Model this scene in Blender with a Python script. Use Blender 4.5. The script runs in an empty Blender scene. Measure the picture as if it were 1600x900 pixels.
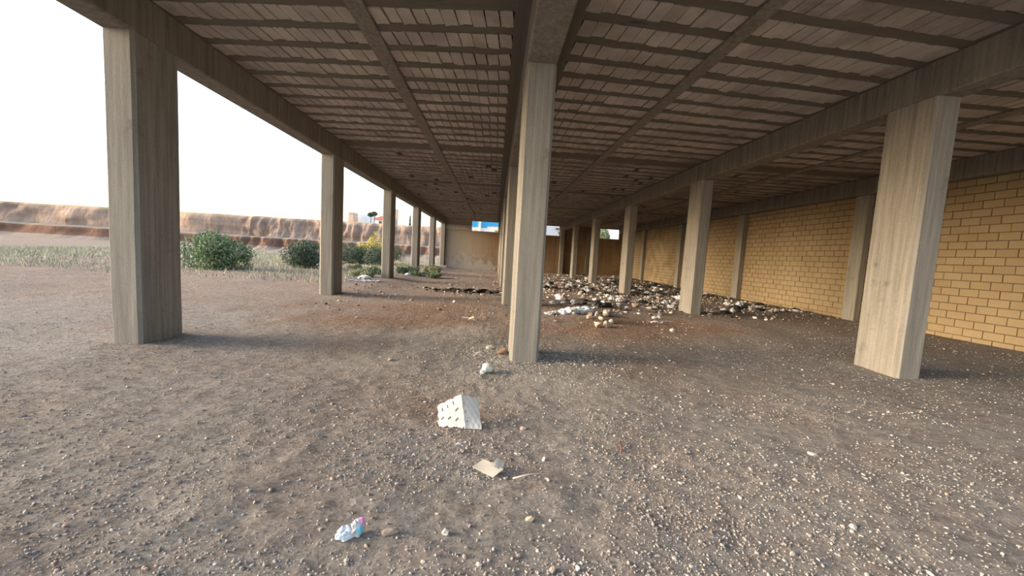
import bpy, bmesh, math, random
import numpy as np
from mathutils import Vector, Matrix, noise as mn

# ------------------------------------------------------------------ camera, sky, sun, exposure
sc = bpy.context.scene
COL = sc.collection
F_PX, YAW, PITCH, ROLL = 597.3, 0.0490, 0.0857, 0.0568
EYE = Vector((0.0, 0.0, 1.5))
cam_d = bpy.data.cameras.new('camera')
cam_d.sensor_width = 36.0
cam_d.lens = F_PX / 1600 * 36
cam_d.clip_end = 600
cam = bpy.data.objects.new('camera', cam_d)
CAM_M = Matrix.Rotation(-YAW, 4, 'Z') @ Matrix.Rotation(math.pi / 2 - PITCH, 4, 'X') @ Matrix.Rotation(ROLL, 4, 'Z')
cam.matrix_world = Matrix.Translation(EYE) @ CAM_M
COL.objects.link(cam)
sc.camera = cam

world = bpy.data.worlds.new('world')
sc.world = world
world.use_nodes = True
wn, wl = world.node_tree.nodes, world.node_tree.links
bg = wn['Background']
sky = wn.new('ShaderNodeTexSky')
sky.sky_type = 'NISHITA'
sky.sun_disc = False
sky.sun_elevation = math.radians(14)
sky.sun_rotation = math.radians(262)
sky.air_density = 1.0
sky.dust_density = 3.0
sky.ozone_density = 1.0
haze = wn.new('ShaderNodeMix')
haze.data_type = 'RGBA'
haze.inputs[0].default_value = 0.35
haze.inputs[7].default_value = (0.90, 0.95, 1.0, 1)
skm = wn.new('ShaderNodeVectorMath')
skm.operation = 'SCALE'
skm.inputs['Scale'].default_value = 0.33
wl.new(sky.outputs[0], skm.inputs[0])
wl.new(skm.outputs[0], haze.inputs[6])
wl.new(haze.outputs[2], bg.inputs[0])
bg.inputs[1].default_value = 1.38

sun_d = bpy.data.lights.new('sun', 'SUN')
sun_d.energy = 6.0
sun_d.angle = math.radians(25)
sun_d.color = (1.0, 0.82, 0.64)
sun = bpy.data.objects.new('sun', sun_d)
sun.rotation_euler = Vector((0.97, 0.04, -0.21)).to_track_quat('-Z', 'Y').to_euler()
COL.objects.link(sun)

vs = sc.view_settings
vs.view_transform = 'Standard'
vs.look = 'None'
vs.gamma = 1
vs.use_curve_mapping = False
vs.exposure = 0.40
sc.cycles.max_bounces = 8
sc.cycles.diffuse_bounces = 5
sc.cycles.use_denoising = True

# ------------------------------------------------------------------ dimensions (metres; camera foot at the origin, hall runs along +Y)
ZB, ZS = 4.06, 4.568                 # underside of beams, underside of slab
ROWS = [5.293 + 6.1117 * i for i in range(6)]
XL0, XL1 = -5.10, -4.71             # left row
XC0, XC1 = 0.289, 0.694               # centre row
XR0, XR1 = 6.06, 6.44               # right row
XW, YW = 12.0, 36.22                 # inner face of right wall, of back wall
Y0 = 0.9                           # front edge of the slab
rng = random.Random(11)
npr = np.random.default_rng(5)


def sstep(a, b, x):
    t = np.clip((x - a) / (b - a), 0, 1)
    return t * t * (3 - 2 * t)


_lat = np.random.default_rng(77).uniform(-1, 1, (256, 256))


def vn(x, y, f, s=0):
    x = np.asarray(x, float) * f + s * 17.3; y = np.asarray(y, float) * f + s * 5.1
    i = np.floor(x).astype(int); j = np.floor(y).astype(int)
    u = x - i; v = y - j
    u = u * u * (3 - 2 * u); v = v * v * (3 - 2 * v)
    L = lambda a, b: _lat[a % 256, b % 256]
    return (L(i, j) * (1 - u) + L(i + 1, j) * u) * (1 - v) + (L(i, j + 1) * (1 - u) + L(i + 1, j + 1) * u) * v


def gz(x, y):
    """ground height"""
    x = np.asarray(x, float); y = np.asarray(y, float)
    z = 0.16 * sstep(-3.0, -5.2, x) * sstep(9, 17, y) + 0.10 * sstep(9.5, 12, x) * sstep(18, 30, y)
    z = z + 0.020 * vn(x, y, 0.8) + 0.010 * vn(x, y, 2.1, 1) + 0.005 * vn(x, y, 5, 2)
    z = z - 0.10 * sstep(28, 36, y) * sstep(-4.6, -3.6, x) * sstep(6, 2, x)
    z = z + 0.05 * sstep(-7, -14, x) * np.sin(0.5 * x + 0.3 * y)
    return z


def gp(px, py):
    """point on the ground seen at a pixel of the 1600x900 frame"""
    d = CAM_M.to_3x3() @ Vector(((px - 800) / F_PX, -(py - 450) / F_PX, -1))
    z = 0.0
    for _ in range(6):
        t = (z - EYE.z) / d.z
        p = EYE + d * t
        z = float(gz(p.x, p.y))
    return Vector((p.x, p.y, z))


def at(px, py, y):
    """point at depth y seen at a pixel"""
    d = CAM_M.to_3x3() @ Vector(((px - 800) / F_PX, -(py - 450) / F_PX, -1))
    return EYE + d * (y / d.y)


# ------------------------------------------------------------------ materials
def new_mat(name, rough=0.9, spec=0.2):
    m = bpy.data.materials.new(name)
    m.use_nodes = True
    nt = m.node_tree
    b = nt.nodes['Principled BSDF']
    b.inputs['Roughness'].default_value = rough
    b.inputs['Specular IOR Level'].default_value = spec
    return m, nt, b


def nz(nt, scale, detail=5, rough=0.6, stretch=None, vec=None, w='Object', typ='noise'):
    tc = nt.nodes.new('ShaderNodeTexCoord')
    mp = nt.nodes.new('ShaderNodeMapping')
    nt.links.new(tc.outputs[w], mp.inputs[0])
    if stretch:
        mp.inputs['Scale'].default_value = stretch
    n = nt.nodes.new('ShaderNodeTexNoise')
    n.inputs['Scale'].default_value = scale
    n.inputs['Detail'].default_value = detail
    n.inputs['Roughness'].default_value = rough
    nt.links.new(mp.outputs[0], n.inputs['Vector'])
    return n.outputs['Fac']


def ramp(nt, fac, stops):
    r = nt.nodes.new('ShaderNodeValToRGB')
    e = r.color_ramp.elements
    e[0].position, e[0].color = stops[0][0], (*stops[0][1], 1)
    e[1].position, e[1].color = stops[-1][0], (*stops[-1][1], 1)
    for p, c in stops[1:-1]:
        n = e.new(p)
        n.color = (*c, 1)
    nt.links.new(fac, r.inputs[0])
    return r.outputs[0]


def mixc(nt, fac, a, b, mode='MIX'):
    m = nt.nodes.new('ShaderNodeMix')
    m.data_type = 'RGBA'
    m.blend_type = mode
    for i, v in ((0, fac), (6, a), (7, b)):
        if isinstance(v, (int, float)):
            m.inputs[i].default_value = v
        elif isinstance(v, tuple):
            m.inputs[i].default_value = (*v, 1)
        else:
            nt.links.new(v, m.inputs[i])
    return m.outputs[2]


def bump(nt, b, h, strength=0.4, dist=0.02, prev=None):
    n = nt.nodes.new('ShaderNodeBump')
    n.inputs['Strength'].default_value = strength
    n.inputs['Distance'].default_value = dist
    nt.links.new(h, n.inputs['Height'])
    if prev is not None:
        nt.links.new(prev, n.inputs['Normal'])
    nt.links.new(n.outputs[0], b.inputs['Normal'])
    return n.outputs[0]


def concrete(name, dark, light, streak=True, stain=(0.07, 0.06, 0.05), stain_amt=0.5, w='Object'):
    m, nt, b = new_mat(name, 0.9, 0.15)
    big = nz(nt, 0.9, 6, 0.65, (1, 1, 0.5), w=w)
    c = ramp(nt, big, [(0.3, dark), (0.7, light)])
    if streak:
        st = nz(nt, 5.0, 4, 0.6, (3.2, 3.2, 0.12), w=w)
        c = mixc(nt, 0.55, c, ramp(nt, st, [(0.35, tuple(v * 0.75 for v in dark)), (0.7, tuple(min(1, v * 1.15) for v in light))]))
    sp = nz(nt, 3.0, 8, 0.75, w=w)
    k = ramp(nt, sp, [(0.58, (0, 0, 0)), (0.72, (stain_amt,) * 3)])
    c = mixc(nt, k, c, stain)
    fine = nz(nt, 45, 4, 0.7, w=w)
    c = mixc(nt, 0.25, c, ramp(nt, fine, [(0.3, (0.25, 0.24, 0.22)), (0.75, (0.75, 0.72, 0.68))]), 'OVERLAY')
    nt.links.new(c, b.inputs['Base Color'])
    p = bump(nt, b, fine, 0.25, 0.01)
    bump(nt, b, sp, 0.3, 0.02, p)
    return m


M = {}
M['column'] = concrete('column_concrete', (0.20, 0.188, 0.168), (0.315, 0.298, 0.268), stain_amt=0.6)
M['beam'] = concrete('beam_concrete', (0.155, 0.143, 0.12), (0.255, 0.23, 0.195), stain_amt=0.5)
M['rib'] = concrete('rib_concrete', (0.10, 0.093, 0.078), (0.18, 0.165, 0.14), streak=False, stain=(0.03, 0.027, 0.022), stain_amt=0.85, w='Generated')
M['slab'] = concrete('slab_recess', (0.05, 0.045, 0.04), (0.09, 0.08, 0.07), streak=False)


def block_mat(name, cols, stainpos=0.6):
    m, nt, b = new_mat(name, 0.95, 0.1)
    oi = nt.nodes.new('ShaderNodeObjectInfo')
    c = ramp(nt, oi.outputs['Random'], cols)
    geo = nt.nodes.new('ShaderNodeNewGeometry')
    n = nt.nodes.new('ShaderNodeTexNoise')
    n.inputs['Scale'].default_value = 1.6
    n.inputs['Detail'].default_value = 7
    nt.links.new(geo.outputs['Position'], n.inputs['Vector'])
    k = ramp(nt, n.outputs['Fac'], [(0.40, (0, 0, 0)), (stainpos + 0.1, (0.75, 0.75, 0.75))])
    c = mixc(nt, k, c, tuple(v * 0.55 for v in cols[0][1]))
    f = nt.nodes.new('ShaderNodeTexNoise')
    f.inputs['Scale'].default_value = 40
    nt.links.new(geo.outputs['Position'], f.inputs['Vector'])
    c = mixc(nt, 0.3, c, f.outputs['Color'], 'SOFT_LIGHT')
    nt.links.new(c, b.inputs['Base Color'])
    bump(nt, b, f.outputs['Fac'], 0.4, 0.01)
    return m


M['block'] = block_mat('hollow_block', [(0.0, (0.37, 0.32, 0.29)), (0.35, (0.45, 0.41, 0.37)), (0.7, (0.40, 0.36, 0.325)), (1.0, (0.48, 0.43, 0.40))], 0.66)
M['yellow_block'] = block_mat('yellow_block', [(0.0, (0.27, 0.205, 0.12)), (0.5, (0.31, 0.24, 0.145)), (1.0, (0.29, 0.225, 0.135))])
M['mortar'] = concrete('mortar', (0.10, 0.075, 0.045), (0.16, 0.12, 0.075), streak=False)


def backwall_mat():
    m, nt, b = new_mat('back_wall_plaster', 0.92, 0.12)
    big = nz(nt, 0.55, 6, 0.6)
    c = ramp(nt, big, [(0.3, (0.20, 0.12, 0.06)), (0.7, (0.34, 0.23, 0.13))])
    st = nz(nt, 4.0, 4, 0.6, (1.6, 1.6, 0.06))
    c = mixc(nt, 0.4, c, ramp(nt, st, [(0.35, (0.13, 0.098, 0.066)), (0.7, (0.28, 0.235, 0.18))]))
    tc = nt.nodes.new('ShaderNodeTexCoord')
    sx = nt.nodes.new('ShaderNodeSeparateXYZ')
    nt.links.new(tc.outputs['Object'], sx.inputs[0])
    # flaking whitewash with a shape of its own on the foot of the left stretch
    def mr(o, a0, a1, b0, b1):
        r = nt.nodes.new('ShaderNodeMapRange')
        r.inputs[1].default_value, r.inputs[2].default_value, r.inputs[3].default_value, r.inputs[4].default_value = a0, a1, b0, b1
        nt.links.new(o, r.inputs[0])
        return r.outputs[0]
    def mth(op, a, c2):
        q = nt.nodes.new('ShaderNodeMath')
        q.operation = op
        for i, v in enumerate((a, c2)):
            if isinstance(v, (int, float)):
                q.inputs[i].default_value = v
            else:
                nt.links.new(v, q.inputs[i])
        return q.outputs[0]
    mk = mth('MULTIPLY', mr(sx.outputs[2], 0.2, 1.9, 1, 0), mr(sx.outputs[0], -0.5, 1.0, 1, 0))
    fl = nz(nt, 2.2, 8, 0.72)
    mk = mth('ADD', mth('MULTIPLY', mk, 0.42), mth('MULTIPLY', mth('SUBTRACT', fl, 0.22), 1.5))
    k = ramp(nt, mk, [(0.62, (0, 0, 0)), (0.78, (0.9, 0.9, 0.9))])
    c = mixc(nt, k, c, (0.42, 0.40, 0.37))
    gl = mth('MULTIPLY', mr(sx.outputs[0], 0.3, -2.5, 0, 1), 0.6)
    c = mixc(nt, gl, c, (0.50, 0.44, 0.38))
    nt.links.new(c, b.inputs['Base Color'])
    bump(nt, b, fl, 0.3, 0.03)
    return m


M['back_wall'] = backwall_mat()


def ground_mat():
    m, nt, b = new_mat('bare_dirt', 0.97, 0.08)
    at_ = nt.nodes.new('ShaderNodeAttribute')
    at_.attribute_name = 'soil'
    sp = nt.nodes.new('ShaderNodeSeparateColor')
    nt.links.new(at_.outputs['Color'], sp.inputs[0])
    n1 = nz(nt, 1.1, 8, 0.7)
    n2 = nz(nt, 9, 8, 0.75)
    n3 = nz(nt, 42, 8, 0.8)
    grey = ramp(nt, n2, [(0.3, (0.22, 0.205, 0.193)), (0.5, (0.35, 0.33, 0.312)), (0.72, (0.47, 0.448, 0.428))])
    red = ramp(nt, n2, [(0.3, (0.20, 0.125, 0.09)), (0.7, (0.38, 0.265, 0.205))])
    fac = nt.nodes.new('ShaderNodeMath'); fac.operation = 'ADD'
    nt.links.new(sp.outputs[0], fac.inputs[0])
    sb = nt.nodes.new('ShaderNodeMath'); sb.operation = 'MULTIPLY_ADD'
    nt.links.new(n1, sb.inputs[0]); sb.inputs[1].default_value = 1.5; sb.inputs[2].default_value = -0.74
    nt.links.new(sb.outputs[0], fac.inputs[1]); fac.use_clamp = True
    c = mixc(nt, fac.outputs[0], grey, red)
    pale = ramp(nt, n3, [(0.3, (0.34, 0.32, 0.29)), (0.7, (0.56, 0.54, 0.50))])
    c = mixc(nt, sp.outputs[1], c, pale)
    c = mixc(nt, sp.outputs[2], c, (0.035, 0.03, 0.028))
    c = mixc(nt, 0.75, c, ramp(nt, n3, [(0.28, (0.18, 0.17, 0.16)), (0.5, (0.5, 0.5, 0.5)), (0.72, (0.86, 0.84, 0.8))]), 'OVERLAY')
    sep = nt.nodes.new('ShaderNodeTexVoronoi')
    sep.inputs['Scale'].default_value = 26
    tc = nt.nodes.new('ShaderNodeTexCoord')
    nt.links.new(tc.outputs['Object'], sep.inputs['Vector'])
    nt.links.new(c, b.inputs['Base Color'])
    p = bump(nt, b, n2, 1.0, 0.09)
    p = bump(nt, b, sep.outputs['Distance'], 0.7, 0.03, p)
    bump(nt, b, n3, 0.9, 0.012, p)
    return m


M['ground'] = ground_mat()


def simple(name, c0, c1, scale=6, rough=0.85, spec=0.2, bstr=0.3, bd=0.01, w='Object', rnd=0.0):
    m, nt, b = new_mat(name, rough, spec)
    n = nz(nt, scale, 6, 0.65, w=w)
    c = ramp(nt, n, [(0.3, c0), (0.7, c1)])
    if rnd:
        oi = nt.nodes.new('ShaderNodeObjectInfo')
        c = mixc(nt, rnd, c, ramp(nt, oi.outputs['Random'], [(0, (0.25, 0.24, 0.22)), (1, (0.8, 0.77, 0.72))]), 'OVERLAY')
    nt.links.new(c, b.inputs['Base Color'])
    if bstr:
        bump(nt, b, n, bstr, bd)
    return m


def vcol_mat(name, rough=0.9, sss=0):
    m, nt, b = new_mat(name, rough, 0.15)
    a = nt.nodes.new('ShaderNodeAttribute')
    a.attribute_name = 'tint'
    nt.links.new(a.outputs['Color'], b.inputs['Base Color'])
    return m


M['tinted'] = vcol_mat('mixed_grit')
M['leafy'] = vcol_mat('leaf_tints', 0.7)
M['stone_grey'] = simple('stone_grey', (0.24, 0.22, 0.20), (0.44, 0.41, 0.38), 14, bstr=0.5, rnd=0.4)
M['stone_pink'] = simple('stone_pink', (0.33, 0.26, 0.22), (0.46, 0.375, 0.325), 14, bstr=0.5, rnd=0.3)
M['stone_tan'] = simple('stone_tan', (0.42, 0.34, 0.24), (0.58, 0.48, 0.36), 12, bstr=0.5, rnd=0.2)
M['stone_white'] = simple('stone_white', (0.50, 0.47, 0.42), (0.72, 0.69, 0.63), 14, bstr=0.4)
M['stone_brown'] = simple('stone_brown', (0.22, 0.14, 0.09), (0.36, 0.25, 0.17), 14, bstr=0.5)
M['bag_white'] = simple('white_plastic', (0.42, 0.43, 0.44), (0.66, 0.67, 0.69), 8, 0.45, 0.4, rnd=0.25)
M['bag_blue'] = simple('bluish_plastic', (0.42, 0.50, 0.60), (0.74, 0.80, 0.86), 5, 0.45, 0.4)
M['bag_black'] = simple('black_plastic', (0.012, 0.012, 0.013), (0.04, 0.04, 0.04), 8, 0.5, 0.3)
M['card'] = simple('cardboard', (0.36, 0.30, 0.23), (0.52, 0.45, 0.36), 5, rnd=0.3)
M['card_grey'] = simple('grey_card', (0.34, 0.325, 0.29), (0.46, 0.44, 0.40), 6, bstr=0.1)
M['foam'] = simple('moulded_white_pulp', (0.60, 0.565, 0.50), (0.72, 0.69, 0.62), 7, 0.7, 0.2, 0.2, 0.004)
M['foam_side'] = M['foam']
M['clear'] = simple('cloudy_plastic', (0.44, 0.45, 0.42), (0.62, 0.62, 0.58), 9, 0.3, 0.5)
M['stick'] = simple('dry_stick', (0.40, 0.36, 0.32), (0.58, 0.53, 0.48), 20)
M['char'] = simple('charred_wood', (0.015, 0.013, 0.012), (0.07, 0.055, 0.045), 10)
M['rust'] = simple('rusty_rod', (0.10, 0.045, 0.035), (0.20, 0.09, 0.07), 20)
M['pink'] = simple('pink_print', (0.60, 0.22, 0.50), (0.75, 0.38, 0.64), 10, 0.4, 0.4, 0)
M['cyan'] = simple('cyan_print', (0.08, 0.38, 0.55), (0.18, 0.55, 0.70), 10, 0.4, 0.4, 0)
M['blue_paint'] = simple('blue_panel', (0.02, 0.30, 0.66), (0.03, 0.35, 0.72), 1, 0.5, 0.3, 0)
M['white_paint'] = simple('white_facade', (0.72, 0.73, 0.74), (0.82, 0.82, 0.82), 1, 0.7, 0.2, 0)
M['smear'] = simple('dark_smear', (0.15, 0.145, 0.135), (0.20, 0.193, 0.18), 30)
M['glass_dark'] = simple('dark_glass', (0.05, 0.06, 0.07), (0.08, 0.09, 0.10), 1, 0.2, 0.5, 0)
M['roof_red'] = simple('red_roof', (0.36, 0.10, 0.08), (0.46, 0.16, 0.12), 1)
M['tarp_blue'] = simple('pale_blue_sheet', (0.50, 0.62, 0.74), (0.66, 0.76, 0.84), 0.6, 0.6, 0.3, 0)
M['tower'] = simple('tan_render', (0.52, 0.40, 0.32), (0.62, 0.50, 0.42), 2)
M['metal'] = simple('galvanised', (0.55, 0.57, 0.58), (0.66, 0.68, 0.69), 3, 0.5, 0.4, 0)
M['bark'] = simple('bark', (0.10, 0.075, 0.05), (0.18, 0.14, 0.10), 10)
M['curb'] = simple('curb', (0.34, 0.31, 0.27), (0.48, 0.44, 0.39), 4)


def bank_mat():
    m, nt, b = new_mat('earth_bank', 0.96, 0.05)
    lay = nz(nt, 0.5, 6, 0.6, (0.25, 0.05, 3.5))
    c = ramp(nt, lay, [(0.3, (0.27, 0.19, 0.155)), (0.5, (0.36, 0.275, 0.23)), (0.7, (0.44, 0.355, 0.305))])
    ero = nz(nt, 1.2, 7, 0.7, (1.3, 0.3, 0.45))
    c = mixc(nt, 0.35, c, ramp(nt, ero, [(0.38, (0.17, 0.115, 0.09)), (0.62, (0.42, 0.34, 0.29))]))
    at_ = nt.nodes.new('ShaderNodeAttribute')
    at_.attribute_name = 'soil'
    sp = nt.nodes.new('ShaderNodeSeparateColor')
    nt.links.new(at_.outputs['Color'], sp.inputs[0])
    c = mixc(nt, sp.outputs[0], c, (0.17, 0.095, 0.068))
    c = mixc(nt, sp.outputs[1], c, (0.28, 0.25, 0.22))
    c = mixc(nt, sp.outputs[2], c, (0.42, 0.31, 0.20))
    nt.links.new(c, b.inputs['Base Color'])
    bump(nt, b, ero, 0.9, 0.5)
    return m


M['bank'] = bank_mat()


# ------------------------------------------------------------------ mesh helpers
def put(name, me, mat=None, parent=None, loc=(0, 0, 0), rot=(0, 0, 0), scale=None):
    o = bpy.data.objects.new(name, me)
    if me is not None and mat is not None and not me.materials:
        me.materials.append(mat)
    o.location = loc
    o.rotation_euler = rot
    if scale is not None:
        o.scale = scale if hasattr(scale, '__len__') else (scale,) * 3
    if parent:
        o.parent = parent
    COL.objects.link(o)
    return o


def tag(o, label=None, cat=None, group=None, kind=None):
    if label: o['label'] = label
    if cat: o['category'] = cat
    if group: o['group'] = group
    if kind: o['kind'] = kind
    return o


def empty(name, loc=(0, 0, 0), rotz=0):
    return put(name, None, loc=loc, rot=(0, 0, rotz))


def from_bm(name, bm, smooth=False):
    me = bpy.data.meshes.new(name)
    bm.normal_update()
    bm.to_mesh(me)
    bm.free()
    if smooth:
        me.shade_smooth()
    return me


def np_mesh(name, V, Fc, smooth=False, tint=None, attr='tint'):
    me = bpy.data.meshes.new(name)
    V = np.asarray(V, dtype=np.float32); Fc = np.asarray(Fc, dtype=np.int32)
    nf, k = Fc.shape
    me.vertices.add(len(V)); me.vertices.foreach_set('co', V.ravel())
    me.loops.add(nf * k); me.loops.foreach_set('vertex_index', Fc.ravel())
    me.polygons.add(nf)
    me.polygons.foreach_set('loop_start', np.arange(0, nf * k, k, dtype=np.int32))
    me.update(calc_edges=True)
    if tint is not None:
        a = me.color_attributes.new(attr, 'FLOAT_COLOR', 'POINT')
        t = np.ones((len(V), 4), np.float32); t[:, :3] = tint
        a.data.foreach_set('color', t.ravel())
    if smooth:
        me.shade_smooth()
    else:
        me.shade_flat()
    return me


def bm_box(bm, x0, x1, y0, y1, z0, z1):
    vs_ = [bm.verts.new(p) for p in ((x0, y0, z0), (x1, y0, z0), (x1, y1, z0), (x0, y1, z0), (x0, y0, z1), (x1, y0, z1), (x1, y1, z1), (x0, y1, z1))]
    fs = [(0, 3, 2, 1), (4, 5, 6, 7), (0, 1, 5, 4), (1, 2, 6, 5), (2, 3, 7, 6), (3, 0, 4, 7)]
    return [bm.faces.new([vs_[i] for i in f]) for f in fs], vs_


def box_me(name, x0, x1, y0, y1, z0, z1, bev=0.0, seg=1):
    bm = bmesh.new()
    bm_box(bm, x0, x1, y0, y1, z0, z1)
    if bev:
        bmesh.ops.bevel(bm, geom=bm.edges[:], offset=bev, segments=seg, affect='EDGES')
    return from_bm(name, bm)


def boxes_me(name, lst, jit=0.0):
    """many axis aligned boxes (cx,cy,cz,sx,sy,sz,rotz) in one mesh"""
    L = np.asarray(lst, float)
    c = np.array([(-1, -1, -1), (1, -1, -1), (1, 1, -1), (-1, 1, -1), (-1, -1, 1), (1, -1, 1), (1, 1, 1), (-1, 1, 1)], float) / 2
    f = np.array([(0, 3, 2, 1), (4, 5, 6, 7), (0, 1, 5, 4), (1, 2, 6, 5), (2, 3, 7, 6), (3, 0, 4, 7)])
    P = c[None] * L[:, None, 3:6]
    ca, sa = np.cos(L[:, 6])[:, None], np.sin(L[:, 6])[:, None]
    X = P[:, :, 0] * ca - P[:, :, 1] * sa; Y = P[:, :, 0] * sa + P[:, :, 1] * ca
    P[:, :, 0], P[:, :, 1] = X, Y
    P += L[:, None, :3]
    Fc = (f[None] + (np.arange(len(L)) * 8)[:, None, None]).reshape(-1, 4)
    return np_mesh(name, P.reshape(-1, 3), Fc)


def tube_me(name, pts, r, seg=8, taper=1.0):
    bm = bmesh.new()
    rings = []
    n = len(pts)
    for i, p in enumerate(pts):
        p = Vector(p)
        d = (Vector(pts[min(i + 1, n - 1)]) - Vector(pts[max(i - 1, 0)])).normalized()
        u = d.orthogonal().normalized(); v = d.cross(u)
        rr = r * (1 + (taper - 1) * i / (n - 1))
        rings.append([bm.verts.new(p + (u * math.cos(a) + v * math.sin(a)) * rr) for a in [2 * math.pi * k / seg for k in range(seg)]])
    for a, b in zip(rings, rings[1:]):
        for k in range(seg):
            bm.faces.new((a[k], a[(k + 1) % seg], b[(k + 1) % seg], b[k]))
    bm.faces.new(rings[0]); bm.faces.new(rings[-1][::-1])
    bmesh.ops.recalc_face_normals(bm, faces=bm.faces[:])
    return from_bm(name, bm, True)


def rock_me(name, seed, sub=2, amp=0.22, flat=0.7, sharp=True):
    bm = bmesh.new()
    bmesh.ops.create_icosphere(bm, subdivisions=sub, radius=0.5)
    r = random.Random(seed)
    planes = [(Vector((r.gauss(0, 1), r.gauss(0, 1), r.gauss(0, 1))).normalized(), r.uniform(0.22, 0.40)) for _ in range(12)]
    off = Vector((seed * 3.1, seed * 1.7, 0))
    for v in bm.verts:
        p = v.co.copy()
        if sharp:
            for n_, d_ in planes:
                k = p.dot(n_)
                if k > d_:
                    p -= n_ * (k - d_)
        p *= 1 + amp * mn.noise(p * 3 + off)
        v.co = Vector((p.x, p.y * r_y(seed), p.z * flat))
    mz = min(v.co.z for v in bm.verts)
    for v in bm.verts:
        v.co.z -= mz * 0.85
    return from_bm(name, bm)


def r_y(seed):
    return 0.75 + 0.4 * ((seed * 37) % 10) / 10


def crumple_me(name, seed, sub=3, sx=1.0, sy=0.7, sz=0.5, amp=0.5):
    bm = bmesh.new()
    bmesh.ops.create_icosphere(bm, subdivisions=sub, radius=0.5)
    off = Vector((seed * 5.3, seed * 2.9, seed))
    for v in bm.verts:
        n_ = 1 - 2 * abs(mn.noise(v.co * 3.4 + off))
        n2 = 1 - 2 * abs(mn.noise(v.co * 8.0 + off))
        k = 1 + amp * (0.7 * n_ + 0.3 * n2 - 0.5)
        v.co = Vector((v.co.x * k * sx, v.co.y * k * sy, max(v.co.z, -0.25) * k * sz))
    mz = min(v.co.z for v in bm.verts)
    for v in bm.verts:
        v.co.z -= mz
    return from_bm(name, bm)


def sheet_me(name, seed, sx=1.0, sy=0.6, n=12, amp=0.12, thick=0.01):
    """crumpled thin sheet with ragged outline"""
    bm = bmesh.new()
    off = Vector((seed * 4.1, seed * 1.3, 0))
    g = {}
    for i in range(n + 1):
        for j in range(n + 1):
            u, v = i / n - 0.5, j / n - 0.5
            rag = 1 + 0.25 * mn.noise(Vector((u * 5, v * 5, seed)))
            z = amp * abs(mn.noise(Vector((u * 5, v * 4, 0)) + off)) + amp * 0.5 * abs(mn.noise(Vector((u * 12, v * 11, 0)) + off))
            g[i, j] = bm.verts.new((u * sx * rag, v * sy * rag, z))
    for i in range(n):
        for j in range(n):
            bm.faces.new((g[i, j], g[i + 1, j], g[i + 1, j + 1], g[i, j + 1]))
    ret = bmesh.ops.solidify(bm, geom=bm.faces[:], thickness=-thick)
    return from_bm(name, bm)


def grid_np(xs, ys, zf):
    X, Y = np.meshgrid(xs, ys, indexing='ij')
    Z = zf(X, Y)
    V = np.stack([X, Y, Z], -1).reshape(-1, 3)
    ny = len(ys)
    i, j = np.meshgrid(np.arange(len(xs) - 1), np.arange(ny - 1), indexing='ij')
    a = (i * ny + j).ravel()
    Fc = np.stack([a, a + ny, a + ny + 1, a + 1], -1)
    return V, Fc


# ------------------------------------------------------------------ ground
def graded(lo, hi, c, d0, g):
    out = [c]
    d = d0
    while out[-1] < hi:
        out.append(out[-1] + d); d *= g
    d = d0; neg = [c]
    while neg[-1] > lo:
        neg.append(neg[-1] - d); d *= g
    return np.array(sorted(set(neg[1:] + out)))


gx = graded(-120, 60, 0.0, 0.03, 1.014)
gy = graded(-30, 130, 3.0, 0.03, 1.014)


def gz_full(X, Y):
    z = gz(X, Y)
    rough = 0.005 * vn(X, Y, 22, 3) + 0.004 * vn(X, Y, 44, 5)
    lump = 0.006 * vn(X, Y, 10, 4)
    near = sstep(14, 6, np.hypot(X, Y - 2))
    return z + near * (rough + lump)


V, Fc = grid_np(gx, gy, gz_full)


def ell(X, Y, px, py, rx, ry):
    c = gp(px, py)
    q = ((X - c.x) / rx) ** 2 + ((Y - c.y) / ry) ** 2
    return np.exp(-q * 1.3)


X, Y = V[:, 0], V[:, 1]
wob = 0.25 * np.sin(1.9 * X + 1.1 * Y) + 0.2 * np.sin(3.7 * Y - 2.3 * X)
red = 0.42 * sstep(6.5, 10.5, Y + wob * 2) + 0.10
red += 0.9 * ell(X, Y, 610, 502, 2.0, 1.1) + 0.6 * ell(X, Y, 640, 480, 2.2, 1.0) + 0.4 * ell(X, Y, 570, 540, 1.0, 0.8)
red += 0.7 * ell(X, Y, 930, 520, 2.2, 1.3) + 0.6 * ell(X, Y, 1040, 510, 2.0, 1.2) + 0.35 * ell(X, Y, 680, 640, 0.7, 0.5)
red += 0.35 * ell(X, Y, 1000, 575, 1.2, 0.7) + 0.3 * ell(X, Y, 600, 600, 0.8, 0.6)
pale = 0.75 * ell(X, Y, 830, 590, 0.9, 0.7) + 0.45 * ell(X, Y, 720, 520, 1.3, 0.9) + 0.35 * ell(X, Y, 640, 545, 1.2, 1.0)
pale += 0.35 * ell(X, Y, 880, 560, 1.0, 0.7) + 0.3 * ell(X, Y, 570, 470, 1.6, 0.8)
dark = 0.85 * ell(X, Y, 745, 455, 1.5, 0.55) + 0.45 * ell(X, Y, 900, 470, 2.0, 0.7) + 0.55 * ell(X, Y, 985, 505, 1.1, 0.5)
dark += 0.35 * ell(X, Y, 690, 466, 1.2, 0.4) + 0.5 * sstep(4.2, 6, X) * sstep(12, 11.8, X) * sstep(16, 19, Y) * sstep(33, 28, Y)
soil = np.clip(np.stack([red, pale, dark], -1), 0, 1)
me = np_mesh('floor', V, Fc, True, soil, 'soil')
tag(put('floor', me, M['ground']), 'bare grey-brown dirt floor of the open hall', kind='structure')

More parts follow.
